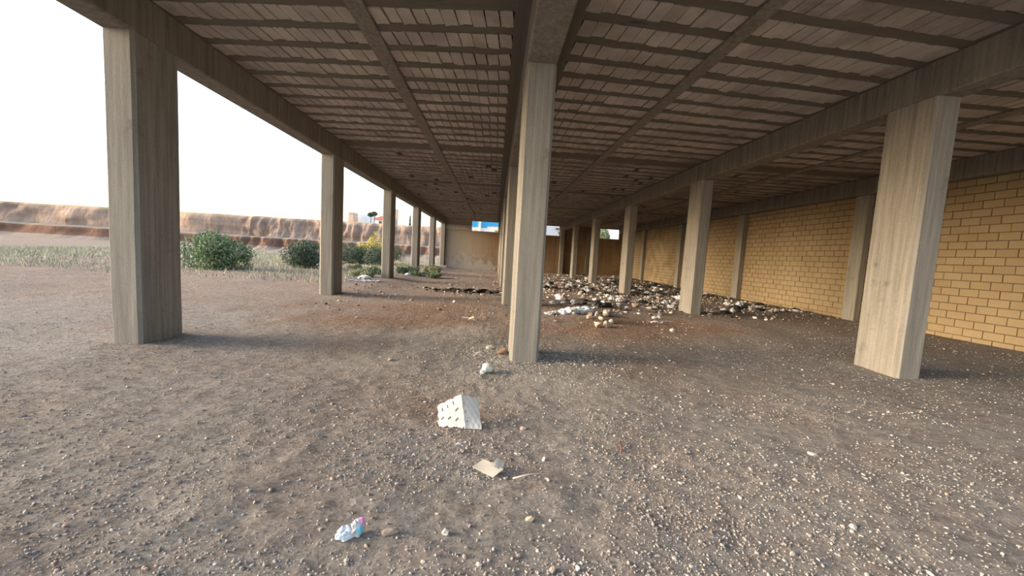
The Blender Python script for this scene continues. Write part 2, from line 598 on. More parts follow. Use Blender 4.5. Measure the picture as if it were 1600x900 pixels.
# loose gravel: uncountable grit in one mesh
def scatter_stones(name, pos, size, tint, mat, label, flat=(0.45, 0.9), kind='stuff'):
    base = []
    for s in range(6):
        bm = bmesh.new()
        bmesh.ops.create_icosphere(bm, subdivisions=1, radius=0.5)
        r = random.Random(s)
        bm.verts.ensure_lookup_table()
        base.append(np.array([v.co * r.uniform(0.7, 1.15) for v in bm.verts]))
        fc = np.array([[v.index for v in f.verts] for f in bm.faces])
        bm.free()
    n = len(pos)
    k = npr.integers(0, 6, n)
    B = np.array(base)[k]
    sc3 = np.stack([npr.uniform(0.7, 1.3, n), npr.uniform(0.6, 1.0, n), npr.uniform(*flat, n)], -1) * size[:, None]
    B = B * sc3[:, None, :]
    a = npr.uniform(0, 6.28, n)
    ca, sa = np.cos(a)[:, None], np.sin(a)[:, None]
    x = B[:, :, 0] * ca - B[:, :, 1] * sa; y = B[:, :, 0] * sa + B[:, :, 1] * ca
    B = np.stack([x, y, B[:, :, 2]], -1) + pos[:, None, :]
    nv = B.shape[1]
    F_ = (fc[None] + (np.arange(n) * nv)[:, None, None]).reshape(-1, 3)
    T = np.repeat(tint[:, None, :], nv, 1).reshape(-1, 3)
    o = put(name, np_mesh(name, B.reshape(-1, 3), F_, False, T), mat)
    return tag(o, label, name.replace('_', ' ').split('.')[0], kind=kind)


N = 110000
d = np.exp(npr.uniform(np.log(1.6), np.log(20), N))
az = npr.uniform(-1.25, 1.25, N)
px_, py_ = d * np.sin(az), d * np.cos(az)
cl = vn(px_, py_, 1.6, 7) * 1.3 + npr.normal(0, 0.5, N)
keep = (cl > -0.45) & (px_ < 11.7)
px_, py_, d = px_[keep], py_[keep], d[keep]
n = len(px_)
size = npr.lognormal(np.log(0.0080), 0.42, n) * (1 + d * 0.055)
tb = npr.uniform(0, 1, (n, 1))
tint = (1 - tb) * np.array([[0.20, 0.185, 0.17]]) + tb * np.array([[0.46, 0.435, 0.41]])
wh = npr.uniform(0, 1, n) > 0.985
tint[wh] = (0.52, 0.485, 0.44)
pk = npr.uniform(0, 1, n) > 0.8
tint[pk] *= np.array([1.12, 0.9, 0.8])
pos = np.stack([px_, py_, gz_full(px_, py_) + size * 0.12], -1)
scatter_stones('gravel', pos, size, tint, M['tinted'], 'loose gravel and grit strewn over the dirt floor')
# pale chips heaped round the foot of the centre column
n = 4200
a = npr.uniform(0, 6.28, n); rr = np.abs(npr.normal(0, 0.75, n))
px_, py_ = 0.5 + rr * np.cos(a) * 1.25, 5.75 + rr * np.sin(a) * 0.8
size = npr.lognormal(np.log(0.016), 0.4, n)
tb = npr.uniform(0, 1, (n, 1))
tint = (1 - tb) * np.array([[0.28, 0.26, 0.235]]) + tb * np.array([[0.50, 0.475, 0.44]])
scatter_stones('gravel_chips', np.stack([px_, py_, gz_full(px_, py_) + size * .12], -1), size, tint, M['tinted'], 'pale stone chips heaped round the foot of the nearest column')

# ------------------------------------------------------------------ columns and beams
def col_me(name, x0, x1, L, z0, z1, bev=0.036):
    """cast column: chamfered corners, board marks as slight steps"""
    bm = bmesh.new()
    w = x1 - x0
    n = 9
    prof = [(-w / 2 + bev, 0), (w / 2 - bev, 0), (w / 2, bev), (w / 2, L - bev), (w / 2 - bev, L), (-w / 2 + bev, L), (-w / 2, L - bev), (-w / 2, bev)]
    rings = []
    r = random.Random(int(x0 * 100))
    for i in range(n + 1):
        z = z0 + (z1 - z0) * i / n
        k = r.uniform(-0.003, 0.003)
        rings.append([bm.verts.new((p[0] + k, p[1] + k, z)) for p in prof])
    for a, b in zip(rings, rings[1:]):
        for j in range(8):
            bm.faces.new((a[j], a[(j + 1) % 8], b[(j + 1) % 8], b[j]))
    bm.faces.new(rings[0][::-1]); bm.faces.new(rings[-1])
    return from_bm(name, bm)


CL = 0.72

col_labels = {}
names_l = ['near column of the open left row beside the viewer', 'column of the left row one bay before the weeds', 'nearest square column of the open left row, pale front and black inner side', 'second column of the open left row seen in view, weeds at its foot',
           'third column of the open left row, slim, grass behind it', 'last column of the open left row, at the back wall corner']
names_c = ['big concrete column in the middle of the hall, nearest to the viewer', 'second column of the middle row, mostly hidden behind the big one',
           'third column of the middle row, a sliver left of the second', 'fourth column of the middle row, thin sliver near back wall', 'fifth column of the middle row, nearly hidden', 'last column of the middle row against the back wall']
names_r = ['near column of the right row beside the viewer', 'column of the right row one bay before the litter', 'nearest column of the right row in view, standing among rubble and litter', 'second column of the right row in view, rubble round its foot',
           'third column of the right row in view, slim and tan-edged', 'last column of the right row, meeting the back wall']
for side, (x0, x1), labs in (('left', (XL0, XL1), names_l), ('middle', (XC0, XC1), names_c), ('right', (XR0, XR1), names_r)):
    meA = col_me('concrete_column', x0, x1, CL, -0.35, ZB)
    for i, y in enumerate(ROWS):
        lab = labs[i]
        o = put('concrete_column', meA, M['column'], loc=((x0 + x1) / 2, y, 0))
        if i == len(ROWS) - 1:
            o.scale.y = (YW - y - 0.005) / CL
        tag(o, lab, 'column', 'columns of the %s row' % side, 'thing')

for nm, x0, x1, lab in (('left', XL0, XL1, 'long dark concrete beam along the open left edge'), ('mid', XC0, XC1, 'long concrete beam over the middle row of columns'),
                        ('right', XR0, XR1, 'long brownish beam over the right row of columns'), ('wall', XW - 0.35, XW - 0.008, 'concrete beam along the top of the yellow right wall')):
    bm = bmesh.new()
    bm_box(bm, x0, x1, Y0, YW - 0.005, ZB, ZS + 0.3)
    bmesh.ops.bevel(bm, geom=[e for e in bm.edges if abs(e.verts[0].co.y - e.verts[1].co.y) > 5], offset=0.02, segments=1, affect='EDGES')
    for yy in np.arange(2, 35, 2.0):
        bmesh.ops.bisect_plane(bm, geom=bm.verts[:] + bm.edges[:] + bm.faces[:], plane_co=(0, yy, 0), plane_no=(0, 1, 0))
    for v in bm.verts:
        v.co.x += 0.006 * mn.noise(Vector((0, v.co.y * 0.7, x0)))
        v.co.z += 0.010 * mn.noise(Vector((3, v.co.y * 0.5, x0)))
    o = put('ceiling_beam', from_bm('ceiling_beam', bm), M['beam'])
    tag(o, lab, 'beam', kind='thing')

# ------------------------------------------------------------------ ceiling of ribs and hollow blocks, one field per bay
P_RIB, W_BLK, L_BLK = 0.527, 0.340, 0.19


def block_variant(seed):
    bm = bmesh.new()
    bm_box(bm, -0.5, 0.5, -0.5, 0.5, 0, 1)
    r = random.Random(seed)
    bmesh.ops.subdivide_edges(bm, edges=[e for e in bm.edges if abs(e.verts[0].co.x - e.verts[1].co.x) > .5 or abs(e.verts[0].co.y - e.verts[1].co.y) > .5], cuts=1, use_grid_fill=True)
    for v in bm.verts:
        if v.co.z < 0.5:
            v.co.z += r.uniform(-0.1, 0.08)
            v.co.x += r.uniform(-0.02, 0.02)
            v.co.y += r.uniform(-0.03, 0.035)
    return from_bm('ceiling_block', bm)


BV = [block_variant(s) for s in range(8)]
for b_ in BV:
    b_.materials.append(M['block'])


def skew(y, s):
    return s * float(np.clip(1 - (y - 5) / 15, 0, 1))


def ceiling_bay(n, x0, x1, xrib, wrib, s, phase, xref, strips, label):
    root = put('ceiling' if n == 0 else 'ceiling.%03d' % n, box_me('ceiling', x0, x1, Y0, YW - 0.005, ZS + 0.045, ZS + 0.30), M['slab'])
    tag(root, label, kind='structure')
    put('cross_rib', None) if False else None
    # long rib, flush margins beside the beams
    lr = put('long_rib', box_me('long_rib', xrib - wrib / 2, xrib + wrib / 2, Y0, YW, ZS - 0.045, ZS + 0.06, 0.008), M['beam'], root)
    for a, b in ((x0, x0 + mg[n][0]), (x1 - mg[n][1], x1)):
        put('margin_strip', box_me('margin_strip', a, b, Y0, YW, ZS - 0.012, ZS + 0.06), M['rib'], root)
    fx0, fx1 = x0 + mg[n][0], x1 - mg[n][1]
    rows = []
    k0 = int((Y0 - phase) / P_RIB) + 1
    y = phase + k0 * P_RIB
    while y < YW - 0.3:
        rows.append(y); y += P_RIB
    cand, rest = [], []
    for y in rows:                                   # y: near edge of the block row
        t = skew(y, s)
        solid = any(abs(y + W_BLK / 2 - q) < P_RIB * 0.5 for q in strips)
        ry0, ry1 = y + W_BLK, y + P_RIB
        if solid:
            ry0 = y - 0.005
        bm = bmesh.new()
        m = 16
        rv = []
        rr_ = random.Random(int(y * 100) + n)
        for i in range(m + 1):
            xx = fx0 + (fx1 - fx0) * i / m
            yo = t * (xx - xref)
            j0, j1 = rr_.uniform(-.018, .018), rr_.uniform(-.018, .018)
            zz = ZS + rr_.uniform(-.006, .004)
            rv.append([bm.verts.new(q) for q in ((xx, ry0 + yo + j0, zz), (xx, ry1 + yo + j1, zz), (xx, ry1 + yo + j1, ZS + 0.06), (xx, ry0 + yo + j0, ZS + 0.06))])
        for a, b in zip(rv, rv[1:]):
            for j in range(4):
                bm.faces.new((a[j], b[j], b[(j + 1) % 4], a[(j + 1) % 4]))
        bmesh.ops.recalc_face_normals(bm, faces=bm.faces[:])
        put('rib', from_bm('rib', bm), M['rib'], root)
        if solid:
            continue
        for seg0, seg1 in ((fx0, xrib - wrib / 2), (xrib + wrib / 2, fx1)):
            nb = max(1, int(round((seg1 - seg0) / L_BLK)))
            w = (seg1 - seg0) / nb
            for i in range(nb):
                xx = seg0 + (i + 0.5) * w
                yy = y + W_BLK / 2 + t * (xx - xref)
                h = rng.uniform(-0.014, 0.006)
                if y > 11 and rng.random() < 0.03:
                    h = 0.05
                row = (xx, yy, ZS + h, w - rng.choice((0.010, 0.012, 0.014, 0.024)), W_BLK + rng.uniform(-0.01, 0.01), math.atan(t) + rng.gauss(0, 0.006))
                vis = y > 4.3
                (cand if vis else rest).append(row)
    cand.sort(key=lambda q: q[1] + 0.15 * abs(q[0]))
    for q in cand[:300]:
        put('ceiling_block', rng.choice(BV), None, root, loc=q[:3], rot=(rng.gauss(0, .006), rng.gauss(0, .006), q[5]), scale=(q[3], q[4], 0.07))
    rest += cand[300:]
    o = put('block_field', boxes_me('block_field', [(q[0], q[1], q[2] + 0.035, q[3], q[4], 0.07, q[5]) for q in rest]), M['block_far_shaded'], root)
    o['kind'] = 'stuff'
    return root


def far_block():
    m, nt, b = new_mat('hollow_block_far_shaded', 0.95, 0.1)
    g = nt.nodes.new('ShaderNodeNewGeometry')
    c = ramp(nt, g.outputs['Random Per Island'], [(0.0, (0.29, 0.25, 0.225)), (0.5, (0.37, 0.335, 0.30)), (1.0, (0.33, 0.29, 0.265))])  # same blocks as the near ones; deeper ceiling shade put into the colour
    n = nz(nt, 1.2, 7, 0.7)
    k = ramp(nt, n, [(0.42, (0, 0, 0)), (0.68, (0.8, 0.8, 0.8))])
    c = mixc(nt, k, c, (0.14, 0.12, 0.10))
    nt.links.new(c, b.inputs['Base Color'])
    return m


M['block_far_shaded'] = far_block()
mg = {0: (0.02, 0.20), 1: (0.27, 0.05), 2: (0.05, 0.05)}
STR = [r_ + 0.25 for r_ in ROWS[1:-1]]
ceiling_bay(0, XL1, XC0, -1.93, 0.25, -0.095, 5.29, -1.82, [4.93] + STR, 'ribbed block ceiling over the left bay')
ceiling_bay(1, XC1, XR0, 3.06, 0.22, 0.09, 5.16, 0.97, STR, 'ribbed block ceiling over the right bay')
ceiling_bay(2, XR1, XW - 0.35, 9.1, 0.24, 0.0, 5.16, 9.1, STR, 'ribbed block ceiling over the bay beside the yellow wall')

# ------------------------------------------------------------------ walls
# openings in the back wall: (x0, x1); sill and head the same
ZSILL, ZHEAD = 3.56, 4.50
OPEN = [(-2.28, 0.24), (3.4, 6.02), (9.76, 11.75)]
bm = bmesh.new()
x_prev = XL0 - 0.1
bm_box(bm, XL0 - 0.1, XW + 0.25, YW, YW + 0.22, -0.3, ZSILL)
bm_box(bm, XL0 - 0.1, XW + 0.25, YW, YW + 0.22, ZHEAD, ZS + 0.3)
for a, b in OPEN:
    bm_box(bm, x_prev, a, YW, YW + 0.22, ZSILL, ZHEAD); x_prev = b
bm_box(bm, x_prev, XW + 0.25, YW, YW + 0.22, ZSILL, ZHEAD)
wb = put('wall_back', from_bm('wall_back', bm), M['back_wall'])
tag(wb, 'stained concrete back wall of the hall', kind='structure')
put('tie_band', box_me('tie_band', XL1, OPEN[0][0], YW - 0.12, YW, ZSILL + 0.02, 4.04, 0.01), M['curb'], wb)
put('tie_band', box_me('tie_band', XR1 + .2, OPEN[2][0] - 1.4, YW - 0.12, YW, 3.3, 3.75, 0.01), M['beam'], wb)
for i, (a, b) in enumerate(OPEN):
    w = put('window_%d' % (i + 1), box_me('window_frame', a, b, YW - 0.03, YW + 0.24, ZSILL - 0.05, ZSILL, 0.01), M['curb'])
    tag(w, 'unglazed high opening in the back wall', kind='structure')
    put('window_head', box_me('window_head', a, b, YW + 0.02, YW + 0.2, ZHEAD - 0.04, ZHEAD), M['curb'], w)
    put('window_reveal', box_me('window_reveal', b - 0.06, b, YW + 0.0, YW + 0.2, ZSILL, ZHEAD), M['curb'], w)
# piers along the back wall of the far right bay
for x, lab in ((8.6, 'flat pier on the back wall beyond the right columns'),):
    tag(put('wall_pier', box_me('wall_pier', x, x + 0.3, YW - 0.15, YW - 0.004, -0.2, ZB), M['beam']), lab, 'pier', kind='thing')

# right wall of yellow blocks
wr = put('wall_right', box_me('wall_right', XW + 0.022, XW + 0.25, Y0, YW, -0.3, ZS + 0.3), M['mortar'])
tag(wr, 'wall of yellowish concrete blocks along the right side', kind='structure')
bv = box_me('wall_block', -0.5, 0.5, -0.5, 0.5, -0.5, 0.5, 0.03)
bv.materials.append(M['yellow_block'])
cand, rest = [], []
for j in range(22):
    z = -0.1 + j * 0.2
    if z > ZB - 0.1: continue
    y = Y0 + (0.2 if j % 2 else 0)
    while y < YW - 0.2:
        row = (XW + 0.03 + rng.uniform(-0.006, 0.006), y + 0.2, z + 0.1)
        (cand if (24.0 < y < 33.5 and z > 0.05) else rest).append(row)
        y += 0.4
cand.sort(key=lambda q: q[1])
for q in cand[:300]:
    put('wall_block', bv, None, wr, loc=q, scale=(0.06, 0.384, 0.178))
rest += cand[300:]
m_, nt_, b_ = new_mat('yellow_block_far', 0.95, 0.1)
g_ = nt_.nodes.new('ShaderNodeNewGeometry')
c_ = ramp(nt_, g_.outputs['Random Per Island'], [(0.0, (0.27, 0.205, 0.12)), (0.5, (0.31, 0.24, 0.145)), (1.0, (0.29, 0.225, 0.135))])
c_ = mixc(nt_, ramp(nt_, nz(nt_, 1.2, 7, 0.7), [(0.42, (0, 0, 0)), (0.7, (0.6, 0.6, 0.6))]), c_, (0.25, 0.18, 0.10))
nt_.links.new(c_, b_.inputs['Base Color'])
o = put('block_courses', boxes_me('block_courses', [(q[0], q[1], q[2], 0.06, 0.384, 0.178, 0) for q in rest]), m_, wr)
o['kind'] = 'stuff'
pier = box_me('wall_pier', -0.22, 0.0, 0.15, 0.6, -0.3, ZB, 0.015)
for i, y in enumerate(ROWS[:-1]):
    lab = ['pier of the yellow wall nearest to the viewer', 'pier of the yellow wall, second from the viewer', 'pier of the yellow wall level with the nearest litter', 'pier of the yellow wall just past the frame of view', 'tan concrete pier built into the yellow block wall, seen behind the columns'][i]
    tag(put('wall_pier', pier, M['column'], loc=(XW - 0.008, y + 0.3, 0)), lab, 'pier', 'piers of the yellow wall', 'thing')

# low curb at the foot of the back-left corner
tag(put('trim_1', box_me('trim_1', -7.0, -4.3, 35.0, 35.4, -0.1, 0.2, 0.03), M['curb']), 'low concrete curb at the foot of the corner column', kind='structure')

# ------------------------------------------------------------------ outside left: bank, plants, far things
xs = np.concatenate([np.arange(-130, -40, 1.0), np.arange(-40, -6.5, 0.25)])
prof = [(56.5, 0.0), (57.5, 0.12), (58.5, 0.3), (59.3, 0.55), (59.8, 0.9), (60.0, 1.3), (60.1, 1.75), (60.3, 2.05), (61.2, 2.2), (61.9, 2.3), (62.1, 2.7), (62.15, 3.1),
        (62.2, 3.5), (62.3, 3.9), (62.4, 4.3), (62.5, 4.65), (62.7, 4.95), (63.0, 5.2), (63.6, 5.35), (66, 5.5), (75, 5.7), (100, 6.0), (130, 6.0)]
prof = [(y_, z_) for y_, z_ in prof]
dense = []
for (a, b), (c_, d_) in zip(prof, prof[1:]):
    st = 3 if c_ < 64 else 1
    for k in range(st):
        dense.append((a + (c_ - a) * k / st, b + (d_ - b) * k / st))
dense.append(prof[-1])
V = []
S = []
for x in xs:
    for (y_, z_) in dense:
        k = 1 if y_ < 64 else 0.2
        e = mn.noise(Vector((x * 0.9, z_ * 0.35, 0))) * 0.9 + mn.noise(Vector((x * 2.6, z_ * 0.8, 5))) * 0.45 + mn.noise(Vector((x * 0.12, 0, 9))) * 1.2
        zt = 0.12 * mn.noise(Vector((x * 0.35, y_ * 0.3, 2)))
        V.append((x, y_ + e * k, z_ + (zt if z_ > 0.2 else 0)))
        S.append((0.85 if 0.75 < z_ < 2.0 else 0.0, 0.8 if (z_ <= 0.75 or 2.0 <= z_ < 2.5) else 0.0, 0.75 if z_ > 5.0 else 0.0))
ny = len(dense)
i_, j_ = np.meshgrid(np.arange(len(xs) - 1), np.arange(ny - 1), indexing='ij')
a_ = (i_ * ny + j_).ravel()
me = np_mesh('earth_bank', V, np.stack([a_, a_ + ny, a_ + ny + 1, a_ + 1], -1), True, np.array(S), 'soil')
tag(put('earth_bank', me, M['bank']), 'tall cut bank of layered pinkish earth across the yard', 'bank', kind='thing')


def leaf_cloud(name, blobs, n, leaf, cols, seed=0, upright=0.0, thin=1.0):
    """leaf quads on and in ellipsoid lobes: blobs (cx,cy,cz,rx,ry,rz)"""
    r = np.random.default_rng(seed)
    B = np.asarray(blobs, float)
    vol = (B[:, 3] * B[:, 4] * B[:, 5]) ** 0.67
    k = r.choice(len(B), n, p=vol / vol.sum())
    dvec = r.normal(0, 1, (n, 3)); dvec /= np.linalg.norm(dvec, axis=1)[:, None]
    rad = r.uniform(0.55, 1.0, n) ** 0.5
    P = B[k, :3] + dvec * B[k, 3:6] * rad[:, None] * (1 + 0.12 * r.normal(0, 1, (n, 1)))
    P[:, 2] = np.maximum(P[:, 2], 0.02)
    u = r.normal(0, 1, (n, 3)); u[:, 2] += upright; u /= np.linalg.norm(u, axis=1)[:, None]
    w = np.cross(u, r.normal(0, 1, (n, 3))); w /= np.linalg.norm(w, axis=1)[:, None]
    L = leaf * r.uniform(0.6, 1.4, (n, 1))
    Q = np.stack([P - u * L, P + w * L * 0.35 * thin, P + u * L, P - w * L * 0.35 * thin], 1).reshape(-1, 3)
    Fc_ = np.arange(4 * n).reshape(n, 4)
    C = np.asarray(cols, float)
    t = C[r.integers(0, len(C), n)] * r.uniform(0.75, 1.25, (n, 1))
    return np_mesh(name, Q, Fc_, False, np.repeat(t, 4, 0))


def shrub(name, px, py, wpx, hpx, cols, n, leaf, label, cat, seed, lobes=9, group=None, upright=0.0):
    p = gp(px, py)
    mpp = p.y / F_PX
    W, H = wpx * mpp, hpx * mpp
    root = empty(name, p)
    r = random.Random(seed)
    bl = []
    for i in range(lobes):
        bx = r.uniform(-0.38, 0.38) * W
        by = r.uniform(-0.3, 0.3) * W * 0.6
        top = H * (1 - 1.1 * abs(bx / W) ** 1.5) * r.uniform(0.75, 1.0)
        rz = top * r.uniform(0.28, 0.5)
        bl.append((bx, by, top - rz, W * r.uniform(0.13, 0.22), W * r.uniform(0.12, 0.2), rz))
        bl.append((bx * 0.9, by, rz * 0.8, W * 0.17, W * 0.15, max(0.1, (top - rz) * 0.6)))
    me = leaf_cloud('foliage', bl, n, leaf, cols, seed, upright)
    fo = put('foliage', me, M['leafy'], root)
    for i in range(5):
        q = bl[(i * 2) % len(bl)]
        put('stem', tube_me('stem', [(0, 0, -0.05), (q[0] * .4, q[1] * .4, q[2] * .5), (q[0], q[1], q[2])], 0.018 * max(1, H), 5, 0.4), M['bark'], root)
    tag(root, label, cat, group)
    return root


DG = [(0.05, 0.10, 0.06), (0.075, 0.13, 0.085), (0.12, 0.17, 0.12), (0.10, 0.115, 0.09), (0.16, 0.18, 0.15)]
YG = [(0.62, 0.50, 0.12), (0.72, 0.58, 0.18), (0.55, 0.52, 0.18), (0.45, 0.46, 0.16)]
GG = [(0.12, 0.20, 0.10), (0.20, 0.27, 0.15), (0.28, 0.33, 0.22), (0.09, 0.17, 0.10)]
PG = [(0.34, 0.36, 0.24), (0.42, 0.40, 0.28), (0.26, 0.31, 0.20), (0.22, 0.28, 0.17)]
shrub('shrub', 572, 413, 92, 36, DG, 16000, 0.055, 'large dark green bush behind the nearest left column', 'bush', 1, 12)
shrub('shrub', 480, 418, 100, 44, DG, 9000, 0.06, 'dark green bush outside beyond the frame edge', 'bush', 2, 10)
shrub('shrub', 622, 408, 24, 24, DG, 3000, 0.05, 'small dull green bush right of the nearest left column', 'bush', 3, 5)
shrub('shrub', 588, 411, 36, 52, YG, 5000, 0.06, 'bright yellow flowering shrub behind the dark green bush', 'shrub', 4, 6, upright=0.6)
shrub('shrub', 563, 411, 26, 34, YG, 2500, 0.06, 'low yellow-green shrub at the left of the yellow one', 'shrub', 5, 4)
shrub('shrub', 330, 420, 120, 60, GG, 8000, 0.07, 'green bush in the yard far to the side', 'bush', 6, 9)
# weeds at the column feet
for i, (px, py, w, h, n, cols, lab) in enumerate([
        (663, 432, 54, 9, 3200, GG, 'low green weeds spreading at the foot of the second left column'),
        (628, 427, 20, 11, 1800, GG, 'leafy dark green weed left of the second left column'),
        (672, 425, 34, 13, 2400, PG, 'tall dry yellowish grass tuft before the third left column'),
        (640, 424, 30, 11, 1800, PG, 'pale grass tuft between the first and second left columns'),
        (565, 432, 40, 13, 3000, PG, 'pale grass tuft beside the white litter on the left'),
        (586, 428, 28, 12, 2000, GG, 'green grass tuft close left of the nearest left column'),
        (553, 420, 22, 10, 1500, PG, 'dry grass tuft under the dark green bush')]):
    shrub('weed_clump', px, py, w, h, cols, n, 0.045, lab, 'weeds', 20 + i, 7, upright=1.8)
# open yard grass: uncountable
n = 36000
gx_, gy_ = npr.uniform(-34, -5.6, n), npr.uniform(14, 52, n)
kp = (np.sin(gx_ * 0.5 + 1) * np.sin(gy_ * 0.37) + npr.normal(0, 0.5, n) + 0.35 * (gy_ < 36)) > 0.05
gx_, gy_ = gx_[kp], gy_[kp]
n = len(gx_)
h = npr.uniform(0.05, 0.24, n); a = npr.uniform(0, 6.28, n); lean = npr.uniform(-.5, .5, (n, 2)) * h[:, None]
z = gz(gx_, gy_)
wv = np.stack([np.cos(a), np.sin(a)], -1) * 0.014
Pn = np.stack([gx_, gy_], -1)
Q = np.stack([np.column_stack([Pn - wv, z]), np.column_stack([Pn + wv, z]), np.column_stack([Pn + lean, z + h])], 1).reshape(-1, 3)
cc = np.array(PG)[npr.integers(0, 4, n)] * npr.uniform(0.8, 1.25, (n, 1))
tag(put('grass', np_mesh('grass', Q, np.arange(3 * n).reshape(n, 3), False, np.repeat(cc, 3, 0)), M['leafy']), 'short dry grass over the yard left of the hall', 'grass', kind='stuff')

# far things on the bank
def far_building(name, px0, px1, py0, y, depth, mat, label, base_z=5.6, cat='building'):
    a, b = at(px0, py0, y), at(px1, py0, y)
    root = empty(name, ((a.x + b.x) / 2, y, base_z))
    hw = (b.x - a.x) / 2
    tag(root, label, cat)
    return root, hw, a.z - base_z


r_, hw, hh = far_building('greenhouse', 553, 590, 333, 92, 12, None, 'pale blue-white tunnel tent on top of the bank', cat='tent')
bm = bmesh.new()
rings = []
for j in range(8):
    rings.append([bm.verts.new((hw * math.cos(t) * (1 + .02 * (j % 2)), j * 1.6, max(0, hh * math.sin(t)))) for t in [math.pi * k / 12 for k in range(13)]])
for a, b in zip(rings, rings[1:]):
    for k in range(12):
        bm.faces.new((a[k], a[k + 1], b[k + 1], b[k]))
bm.faces.new(rings[0]); bm.faces.new(rings[-1][::-1])
put('cover', from_bm('cover', bm, False), M['tarp_blue'], r_)
r_, hw, hh = far_building('house', 585, 606, 341, 82, 8, None, 'low house with a red roof on the bank', cat='house')
put('wall', box_me('wall', -hw, hw, 0, 6, 0, max(0.4, hh - 0.2)), M['white_paint'], r_)
bm = bmesh.new()
hq = max(0.4, hh - .2)
v = [bm.verts.new(p) for p in ((-hw - .3, -.4, hq), (hw + .3, -.4, hq), (hw + .3, 6.4, hq), (-hw - .3, 6.4, hq), (-hw * .6, 3, hq + 1.0), (hw * .6, 3, hq + 1.0))]
for f in ((0, 1, 5, 4), (1, 2, 5), (2, 3, 4, 5), (3, 0, 4), (0, 3, 2, 1)):
    bm.faces.new([v[i] for i in f])
put('roof', from_bm('roof', bm), M['roof_red'], r_)
put('window', box_me('window', -hw * .3, hw * .1, -0.05, 0.05, hq * .3, hq * .8), M['glass_dark'], r_)
r_, hw, hh = far_building('gate_tower', 616, 621, 327, 85, 1, None, 'square tan pillar rising above the bank edge', cat='pillar')
put('shaft', box_me('shaft', -hw, hw, 0, hw * 2, -0.3, hh - 0.2, 0.02), M['tower'], r_)
put('cap', box_me('cap', -hw * 1.15, hw * 1.15, -.05, hw * 2 + .05, hh - 0.2, hh, 0.02), M['tower'], r_)
r_, hw, hh = far_building('cypress', 639.5, 642.5, 337, 85, 1, None, 'tiny dark cypress standing on the bank edge', cat='tree')
put('foliage', leaf_cloud('foliage', [(0, 0, hh * .5, .16, .16, hh * .55), (0, 0, hh * .25, .22, .22, hh * .3)], 900, 0.12, DG, 5, 1.5), M['leafy'], r_)
put('trunk', tube_me('trunk', [(0, 0, -.4), (0, 0, hh * .7)], .05, 6), M['bark'], r_)
for k, (px0, px1, py) in enumerate(((578, 580.5, 333), (583.5, 587, 331.5))):
    r_, hw, hh = far_building('palm_tree', px0, px1, py, 78, 1, None, ['small dark tree over the right end of the tunnel tent', 'small dark tree beside the red roof'][k], cat='tree')
    put('crown', leaf_cloud('crown', [(0, 0, hh - .3, .5, .5, .35)], 500, 0.2, DG, 7 + k), M['leafy'], r_)
    put('trunk', tube_me('trunk', [(0, 0, -.4), (0.05, 0, hh - .3)], .07, 6), M['bark'], r_)
p0 = at(571.5, 327, 70)
pole = empty('utility_pole', (p0.x, 70, 5.4))
tp = at(571.5, 283, 70)
put('mast', tube_me('mast', [(0, 0, -0.3), (0.06, 0, (tp.z - 5.4) * .5), (0.12, 0, tp.z - 5.4)], 0.035, 6, 0.8), M['metal'], pole)
tag(pole, 'thin pale mast rising into the sky at the far left', 'mast')
r_, hw, hh = far_building('hut', 547, 552, 331, 88, 1, None, 'grey hut at the left end of the tunnel tent', cat='hut')
put('wall', box_me('wall', -hw * 2, hw, 0, 3, 0, hh - .25), M['tower'], r_)
put('roof', box_me('roof', -hw * 2.2, hw * 1.2, -.2, 3.2, hh - .25, hh), M['metal'], r_)

# buildings behind the back wall, seen through the openings
YB = 62.0
def quad_box(px0, px1, py0, py1, y, th=0.2):
    a, b, c = at(px0, py0, y), at(px1, py0, y), at(px0, py1, y)
    return (a.x, b.x, y - th, y, c.z, a.z)

EOFMARK=1
a = at(730, 340, YB); b = at(800, 300, YB)
shop = empty('shop_building', (1.5, YB, 0))
tag(shop, 'white building with big blue panels seen through the left opening', 'building')
put('facade', box_me('facade', -6.6, 3.0, 0.0, 8, 0, 9.0), M['white_paint'], shop)
for (p0, p1, q0, q1) in ((739, 748, 334, 354.4), (753.5, 761.5, 334, 355.5), (761.5, 784, 334, 353.0)):
    x0, x1, _, _, z0, z1 = quad_box(p0, p1, q0, q1, YB)
    put('blue_panel', box_me('blue_panel', x0 - 1.5, x1 - 1.5, -0.12, 0, z0, z1), M['blue_paint'], shop)
for (p0, p1, q0, q1) in ((749.2, 752.4, 330, 362),):
    x0, x1, _, _, z0, z1 = quad_box(p0, p1, q0, q1, YB)
    put('pilaster', box_me('pilaster', x0 - 1.5, x1 - 1.5, -0.3, 0, z0, z1), M['white_paint'], shop)
put('parapet', box_me('parapet', -6.8, 3.2, -0.15, 8.1, 9.0, 9.3, 0.03), M['white_paint'], shop)
for k, px in enumerate((743, 775)):
    q = at(px, 361, 52)
    r_ = empty('shrub', (q.x, 52, 0))
    put('foliage', leaf_cloud('foliage', [(0, 0, q.z * .55, .45, .4, q.z * .5), (.2, 0, q.z * .8, .35, .3, q.z * .25)], 1800, 0.09, YG + PG, 40 + k), M['leafy'], r_)
    put('stem', tube_me('stem', [(0, 0, -.1), (0, 0, q.z * .8)], .05, 6), M['bark'], r_)
    tag(r_, ['yellow-green shrub at the left of the blue-panelled building', 'pale green shrub at the right of the blue-panelled building'][k], 'shrub')
off = empty('office_building', (9.5, 66, 0))
tag(off, 'white building with a small awning seen through the middle opening', 'building')
put('facade', box_me('facade', -4.0, 1.7, 0, 8, 0, 8.5), M['white_paint'], off)
x0, x1, _, _, z0, z1 = quad_box(868, 875.5, 356.5, 358.3, 66)
put('awning', box_me('awning', x0 - 9.5, x1 - 9.5, -0.6, 0, z0, z1), M['glass_dark'], off)
